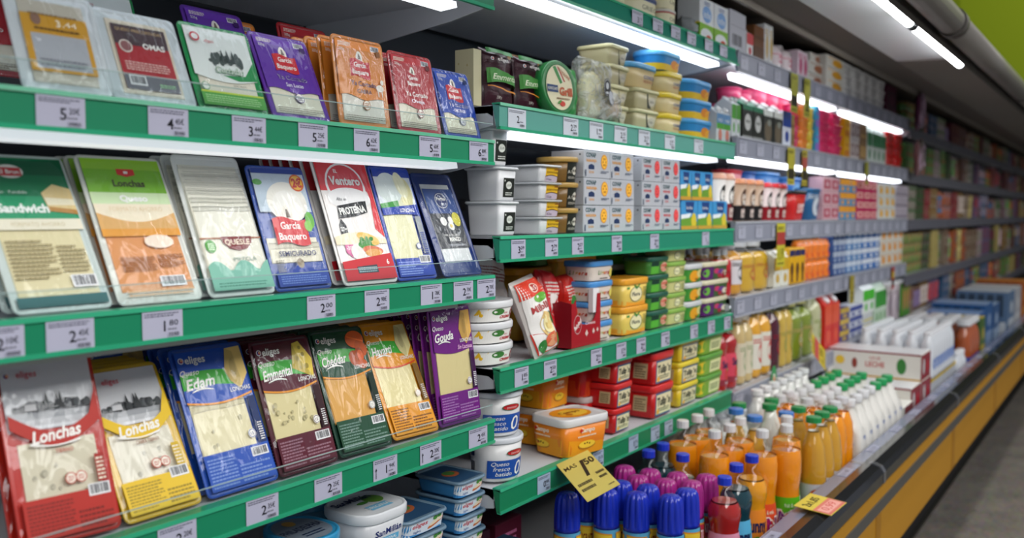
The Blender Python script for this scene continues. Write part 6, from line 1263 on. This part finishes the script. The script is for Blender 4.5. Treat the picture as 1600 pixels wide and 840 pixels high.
# Big orange drinks with white caps
SIM = [(.9, 0), (1, .02), (1, .30), (.96, .36), (.9, .44), (.88, .50), (.93, .56), (1, .64), (1, .74), (.93, .81), (.60, .87), (.36, .90), (.34, .94)]
def simon(lc, liq='#eb8f14'):
    def art(g, w, h):
        g.w(-w * 1.5, w * 1.5, 0, lambda t: h * .16 + 3 * math.sin(14 * t), shade(lc, .85)); 
        for cx in (-w * .2,):
            for k, (ch, c) in enumerate(zip('SIMON', ('#a01c6a', '#c8281c', '#7a1c8a', '#c8281c', '#a01c6a'))): g.t(ch, cx + (k - 1.6) * w * .20, h * .50 + 2 * math.sin(k * 2), h * .32, '#f4f0e8', bold=.09); g.t(ch, cx + (k - 1.6) * w * .20, h * .50 + 2 * math.sin(k * 2), h * .30, c, bold=.05)
            g.t('fruit & milk', cx + w * .3, h * .82, h * .1, '#e8f0d8', bold=.02, w=w * .5); g.e(cx + w * .66, h * .3, w * .14, h * .2, '#c82a24'); g.e(cx - w * .42, h * .2, w * .14, h * .14, '#e8902c'); g.e(cx - w * .1, h * .18, w * .1, h * .12, '#5aa030')
    return bottle('fruit_juice_bottle', .0385, .33, SIM, liq, .80, '#d8d8da', art, lab=(.13, .45), labcol=lc, capr=.40, caph=.02, n=28)
s1_, s2_ = simon('#5ab020'), simon('#e0502c')
big = [(.268, 2.375, s1_, 'largest orange juice bottle with green label and white cap'), (.268, 2.185, s2_, 'orange juice bottle with red label, front by the rail'), (.300, 2.275, s1_, 'orange juice bottle with green label half behind the red-labelled one')]
for x, y, p_, lb in big: o = inst(p_, (x, y, WZ), -1.0); tag(o, lb, 'juice bottle', 'big orange juice bottles')
for k, (x, y) in enumerate(((.060, 2.167), (.065, 2.25), (.062, 2.335), (.172, 2.110), (.178, 2.195), (.172, 2.285))):
    o = inst(s2_ if k % 2 else s1_, (x, y, WZ), -1.0); tag(o, 'orange juice bottle with white cap, ' + ('left row nearest', 'left row second', 'left row third', 'middle row nearest', 'middle row second', 'middle row third')[k], 'juice bottle', 'big orange juice bottles')
def gc(liq, cap, lc, ac, nm='juice_bottle', H=.32, R=.036, fill=.88, shell=None, op=False):
    def art(g, w, h):
        for cx in (-w, 0, w): g.e(cx, h * .6, w * .3, h * .28, ac); g.e(cx + w * .25, h * .3, w * .18, h * .2, shade(ac, .7)); g.e(cx - w * .3, h * .3, w * .16, h * .2, '#2a3a5a')
    return bottle(nm, R, H, [(.92, 0), (1, .02), (1, .52), (.95, .62), (.82, .74), (.55, .83), (.42, .87), (.42, .93)], liq, fill, cap, art, shell=shell, lab=(.12, .44), labcol=lc, capr=.58, caph=.016, opaque=op)
gg, gb = gc('#c89428', '#1f8a4a', '#c8c8d4', '#d8602c'), gc('#c89428', '#3a78c8', '#c8c8d4', '#d8602c')
gw = gc('#e4e4dc', '#1f8a4a', '#d4dcd0', '#4a9a4a', fill=1, op=True)
for x, y, p_, lb in ((.317, 2.452, gg, 'golden juice bottle with green cap, nearest the rail'), (.317, 2.5295, gg, 'golden juice bottle with green cap, second from the front'), (.317, 2.607, gg, 'golden juice bottle with green cap, third from the front'), (.235, 2.47, gb, 'golden juice bottle with mid blue cap behind the largest orange bottle'), (.243, 2.555, gg, 'golden juice bottle with green cap behind the blue-capped one'), (.18, 2.372, gb, 'golden juice bottle with mid blue cap in the middle of the well'), (.105, 2.43, gb, 'golden juice bottle with mid blue cap, left of its twin'),
                     (.083, 2.51, gw, 'white drink bottle with green cap, left'), (.162, 2.545, gw, 'white drink bottle with green cap, right'), (.14, 2.625, gw, 'white drink bottle with green cap, furthest')):
    o = inst(p_, (x, y, WZ), -1.0); tag(o, lb, 'bottle', 'green and blue capped bottles in the well')
oj = bottle('orange_juice_bottle', .0365, .315, [(.92, 0), (1, .02), (1, .66), (.93, .76), (.62, .86), (.42, .89), (.40, .93)], '#ef930f', .84, '#d4d4d8', lambda g, w, h: (g.e(0, h * .5, w * .25, h * .25, '#e8e0d0')), lab=(.3, .42), capr=.5)
wb = bottle('white_milk_bottle', .038, .31, [(.92, 0), (1, .02), (1, .60), (.95, .70), (.75, .80), (.45, .88), (.42, .93)], '#e2e2de', 1, '#e4e6e8', lambda g, w, h: None, lab=(.2, .5), capr=.5, opaque=True)
wbs = bottle('white_milk_bottle', .038, .222, [(.92, 0), (1, .02), (1, .60), (.95, .70), (.75, .80), (.45, .88), (.42, .93)], '#e2e2de', 1, '#e4e6e8', lambda g, w, h: None, lab=(.2, .5), capr=.5, opaque=True)
k = 0
for c in range(3):
    for r in range(2):
        o = inst(oj, (.30 - c * .082, 2.715 + r * .078, WZ)); tag(o, f'plain orange juice bottle, {("rail-side", "middle", "inner")[c]} column, {("nearer", "farther")[r]} one', 'juice bottle', 'plain orange juice bottles'); k += 1
RW = ['first', 'second', 'third', 'fourth', 'fifth', 'sixth', 'seventh', 'eighth', 'ninth']
for r in range(9):
    for c in range(5):
        x = .040 - c * .079; y = 2.62 + r * .08
        if r < 2 and c < 1: continue
        if c == 4: continue
        o = inst(wb if c == 0 else wbs, (x, y, WZ)); tag(o, f'plain white milk bottle under the lit rail, {RW[r]} row, {("outer", "second", "third", "fourth", "inner")[c]} column', 'milk bottle', 'plain white milk bottles')
# milk bottles with slanted shoulders
def milk(capc):
    root = empty('milk_jug'); b = MB(); R = .042; H = .30; rings = []
    for z, kx, ky, off in ((0, .86, .92, 0), (.006, .93, .98, 0), (.15, .93, .98, 0), (.19, .90, .93, 0), (.215, .80, .80, -.003), (.24, .60, .62, -.006), (.258, .42, .44, -.008), (.268, .36, .36, -.008), (.285, .34, .34, -.008)):
        rings.append([p + Vector((off, 0, 0)) for p in ring(R * kx, R * ky, R * kx * (.45 if z < .2 else .95), z, 5)])
    b.loft(rings, M('#d8d6d0', .4, 'gloss')); g = G(True)
    for cx in (0, -74):
        g.r(cx - 22, 112, cx - 6, 150, '#2f8a4c'); g.r(cx - 2, 134, cx + 16, 144, '#2a6ac0'); g.r(cx - 2, 116, cx + 20, 125, '#2a6ac0'); g.e(cx + 10, 162, 11, 13, '#2a5ab0'); g.w(cx - 24, cx + 22, lambda t: 84 + 8 * t, lambda t: 93 + 8 * t, '#3a9a4a'); g.t('leche', cx + 2, 182, 9, '#2a5ab0', bold=.03, w=26)
    b.gfx(g, lambda u, v, l: (lambda p: (p[0].x + p[1].x * (l + .0003), p[0].y + p[1].y * (l + .0003), v))(pr(u, R * .98, R * .93, R * .42)))
    g2 = G(True); g2.r(34, 60, 52, 165, '#1f3a6a'); g2.r(38, 100, 48, 150, '#3a8a5a'); b.gfx(g2, lambda u, v, l: (lambda p: (p[0].x + p[1].x * (l + .0003), p[0].y + p[1].y * (l + .0003), v))(pr(u, R * .98, R * .93, R * .42)))
    b.build('body', root); c = MB(); c.lathe([(.0185, .270), (.019, .272), (.019, .292), (.017, .295)], M(capc, .35, 'gloss'), 20); o = c.build('cap', root); o.location.x = -.008
    b = MB(); b.loft([[Vector((-.034 + .016 * math.cos(t) , .006 * q, .195 + .035 * math.sin(t))) if rr == 0 else Vector((-.034 + .009 * math.cos(t), .006 * q, .195 + .022 * math.sin(t))) for rr, q in ((0, -1), (0, 1), (1, 1), (1, -1))] for t in [math.pi * (.5 + .125 * j) for j in range(9)]], M('#d8d6d0', .4, 'gloss')); b.build('handle', root)
    return root
mw, mg = milk('#dcdcde'), milk('#1f9a56')
for r in range(7):
    for c in range(3):
        y = 2.878 + r * .0855; x = .3085 - c * .0885
        p_ = mg if (r >= 3 and c < 3) and not (r == 3 and c == 0) else mw
        o = inst(p_, (x, y, WZ)); tag(o, f'milk jug with {"green" if p_ is mg else "white"} cap, {RW[r]} row, {("rail side", "middle", "inner side")[c]}', 'milk jug', 'milk jugs in the well')
# cases of cartons further along
def case(w, d, h, c, c2, txt, cy='#b8332c'):
    return box('milk_case', w, d, h, c, art=lambda g, w, h: (g.r(-w / 2, 0, w / 2, h * .96, c2), g.e(-w * .2, h * .5, w * .1, h * .3, '#c8c8c8'), g.e(w * .2, h * .45, w * .1, h * .25, '#b82838')), side=lambda g, a, b: (g.t(txt, a * .02, b * .5, b * .2, cy, bold=.02, w=a * .2), g.t('QUE', a * .02, b * .74, b * .12, cy, w=a * .12), g.e(-a * .2, b * .5, a * .03, b * .2, '#8a3a2c'), g.e(-a * .36, b * .58, a * .05, a * .05, '#e0b83a'), g.e(a * .3, b * .5, a * .05, b * .3, '#3a7a3a'), g.r(-a / 2, 0, a / 2, b * .06, '#c89a3a'), g.r(-a / 2, b * .94, a / 2, b, '#8a2a34')), topcol='#d8dadc')
cs = case(.19, .36, .105, '#d8d4cc', '#8a2834', 'LECHE')
cs2 = box('fruit_drink_case', .15, .15, .17, '#dcdcd6', art=lambda g, w, h: (g.r(-w / 2, 0, w / 2, h, '#6a2a2c'), g.e(0, h * .5, w * .3, h * .3, '#c86a4a')), side=lambda g, a, b: (g.e(a * .1, b * .72, a * .09, a * .09, '#d8603a'), g.e(-a * .2, b * .3, a * .07, a * .07, '#e0c040'), g.r(-a / 2, 0, a / 2, b * .08, '#a83a34')))
for x, y, z, lb in ((.275, 3.53, 0, 'white fruit drink case with orange dot beside the milk jugs'),):
    o = cs2; o.location = (x, y, WZ + z); tag(o, lb, 'case')
for k, (y, z, lb) in enumerate(((3.70, 0, 'lowest milk case near the jugs'), (3.70, .106, 'middle milk case near the jugs'), (3.90, 0, 'lowest milk case of the farther pile'), (3.90, .106, 'middle milk case of the farther pile'), (3.88, .212, 'top milk case of the farther pile'))):
    o = inst(cs, (.16, y, WZ + z + .0006)); tag(o, lb, 'case', 'white and red milk cases')
# shrink-wrapped packs with yellow and blue bands
sp = box('shrink_pack', .30, .16, .17, '#c8ccd4', art=lambda g, w, h: (g.r(-w / 2, h * .3, w / 2, h * .62, '#1f4aa0'), g.r(-w / 2, h * .9, w / 2, h, '#d8b82c'), g.e(w * .2, h * .25, w * .08, h * .2, '#c83040'), g.e(-w * .25, h * .3, w * .08, h * .2, '#e8e8e8')), side=lambda g, a, b: (g.r(-a / 2, b * .88, a / 2, b, '#d8b82c'), g.r(-a / 2, 0, a / 2, b * .3, '#2a5ab0'), g.r(-a * .5, b * .3, -a * .44, b * .9, '#2a2c34')), topcol='#cfd4d8')
for k, (x, y, z) in enumerate(((.24, 4.14, .0), (.24, 4.46, .0), (.07, 4.36, 0), (-.10, 4.26, 0))):
    o = inst(sp, (x, 4.14 + (y - 4.14) + .13, WZ)); tag(o, ('shrink-wrapped blue and yellow pack nearest the rail', 'second shrink-wrapped blue and yellow pack by the rail', 'shrink-wrapped pack in the middle of the well', 'shrink-wrapped pack on the inner side of the well')[k], 'shrink pack', 'shrink-wrapped packs')
wb2 = bottle('liquid_yogurt_bottle', .030, .20, [(.9, 0), (1, .03), (1, .6), (.9, .75), (.6, .86), (.55, .92)], '#d8dce2', 1, '#e6e8ec', lambda g, w, h: (g.e(0, h * .5, w * .3, h * .4, '#3a6ab8')), lab=(.15, .5), capr=.62, opaque=True)
for r in range(9):
    for c in range(5):
        y = 4.12 + r * .066; x = .30 - c * .0635; z = .171
        if r < 8: 
            if x < -.05 and r > 6: continue
            o = inst(wb2, (x, y + .02, WZ + z + (.0 if r > 0 else 0))); tag(o, f'white liquid yogurt bottle on the packs, {RW[r]} row, {("rail-side", "second", "third", "fourth", "fifth", "inner")[c]} column', 'yogurt bottle', 'white yogurt bottles on the shrink-wrapped packs')
for c in range(4):
    for r in range(3):
        o = inst(wb2, (.31 - c * .066 * 1.0, 4.80 + r * .066, WZ)); tag(o, f'white liquid yogurt bottle standing low, {RW[r]} row, {("rail-side", "second", "third", "inner")[c]} column', 'yogurt bottle', 'low white yogurt bottles')
bo = bottle('tea_bottle', .040, .33, [(.9, 0), (1, .03), (1, .62), (.85, .76), (.5, .87), (.45, .93)], '#a85020', .9, '#d8dade', lambda g, w, h: (g.r(-w * 1.4, 0, w * 1.4, h, '#2a4aa0')), lab=(.1, .42), capr=.85, caph=.03)
for r in range(4):
    for c in range(4):
        o = inst(bo, (.30 - c * .085, 5.10 + r * .085, WZ)); tag(o, f'amber drink bottle with wide white cap, {RW[r]} row, {("rail-side", "second", "third", "inner")[c]} column', 'bottle', 'amber bottles with white caps')
for k, (y, x, w, d, h, c, c2, lb) in enumerate(((5.56, .26, .16, .14, .30, '#4a6a3a', '#c8b04a', 'green and yellow drink pack by the rail behind the amber bottles'), (5.80, .14, .28, .30, .30, '#2a5a9a', '#7a9ac8', 'large blue drink pack, nearest of the blue row'), (6.12, .14, .30, .30, .33, '#2f5c94', '#8aa4c8', 'large blue drink pack, second of the blue row'), (6.46, .14, .30, .30, .30, '#3a5a88', '#9ab0cc', 'large blue drink pack, third of the blue row'), (6.82, .14, .34, .31, .36, '#5a7494', '#c0c8d0', 'grey-blue pack with pale wrapping in the far well'), (7.22, .14, .34, .31, .36, '#a8aab0', '#c8cacc', 'pale wrapped pack in the far well'), (7.64, .14, .30, .31, .38, '#a85a24', '#c8843c', 'orange pack at the far end of the visible well'), (8.05, .14, .34, .31, .3, '#4a4c54', '#6a6c74', 'dark pack beyond the orange one'))):
    o = box('drink_pack', w, d, h, c, art=lambda g, w, h: (g.r(-w * .46, h * .15, w * .46, h * .5, c2), g.e(0, h * .7, w * .2, h * .12, c2)), side=lambda g, a, b: (g.r(-a * .46, b * .1, a * .46, b * .45, c2), [g.r(-a * .45 + q * a * .18, b * .55, -a * .32 + q * a * .18, b * .95, shade(c, .6)) for q in range(5)]), topcol=shade(c2, 1.05)); o.location = (x + .04 if d > .3 else x, y, WZ); tag(o, lb, 'drink pack')
# promotion card lying on the rail
b = MB(); b.box(-.045, -.06, 0, .045, .06, .0012, P('#c4b040')); g = G(); g.r(-58, -43, 58, 0, '#c46a5c'); g.r(-50, -36, 50, -8, '#d89a90'); g.t('0,99', 0, -20, 20, '#b83a34', bold=.04, w=70); g.t('2x1,85', -4, 22, 20, '#2a2818', bold=.03, w=80)
b.gfx(g, lambda u, v, l: (-v, u, .0012 + l)); 
b.v = [(x, y, z) for x, y, z in b.v]
b.gfx(G(), lambda u, v, l: (0, 0, 0)); o = b.build('promotion_card'); o.location = (.415, 2.185, .846); o.rotation_euler = (0, math.radians(4), math.radians(-2)); tag(o, 'yellow and red promotion card lying on the metal rail', 'promotion card')
# price strips under clear plastic on the rail
for k in range(14):
    y = 1.3 + k * .31
    b = MB(); b.box(-.013, -.045, 0, .013, .045, .0008, P('#8b8ea2')); g = G(); g.t(str(k % 3) + ',' + str((k * 37 + 15) % 90 + 9), 10, 0, 9, '#3a3a46'); g.lines(-40, -6, -14, 6, 3, '#7a7a88', seed=k); b.gfx(g, lambda u, v, l: (-v, u, .0008 + l)); o = b.build('price_strip'); o.location = (.382, y, .8353); tag(o, 'small lilac price strip lying in the metal rail channel', 'price tag', 'price strips in the rail channel')
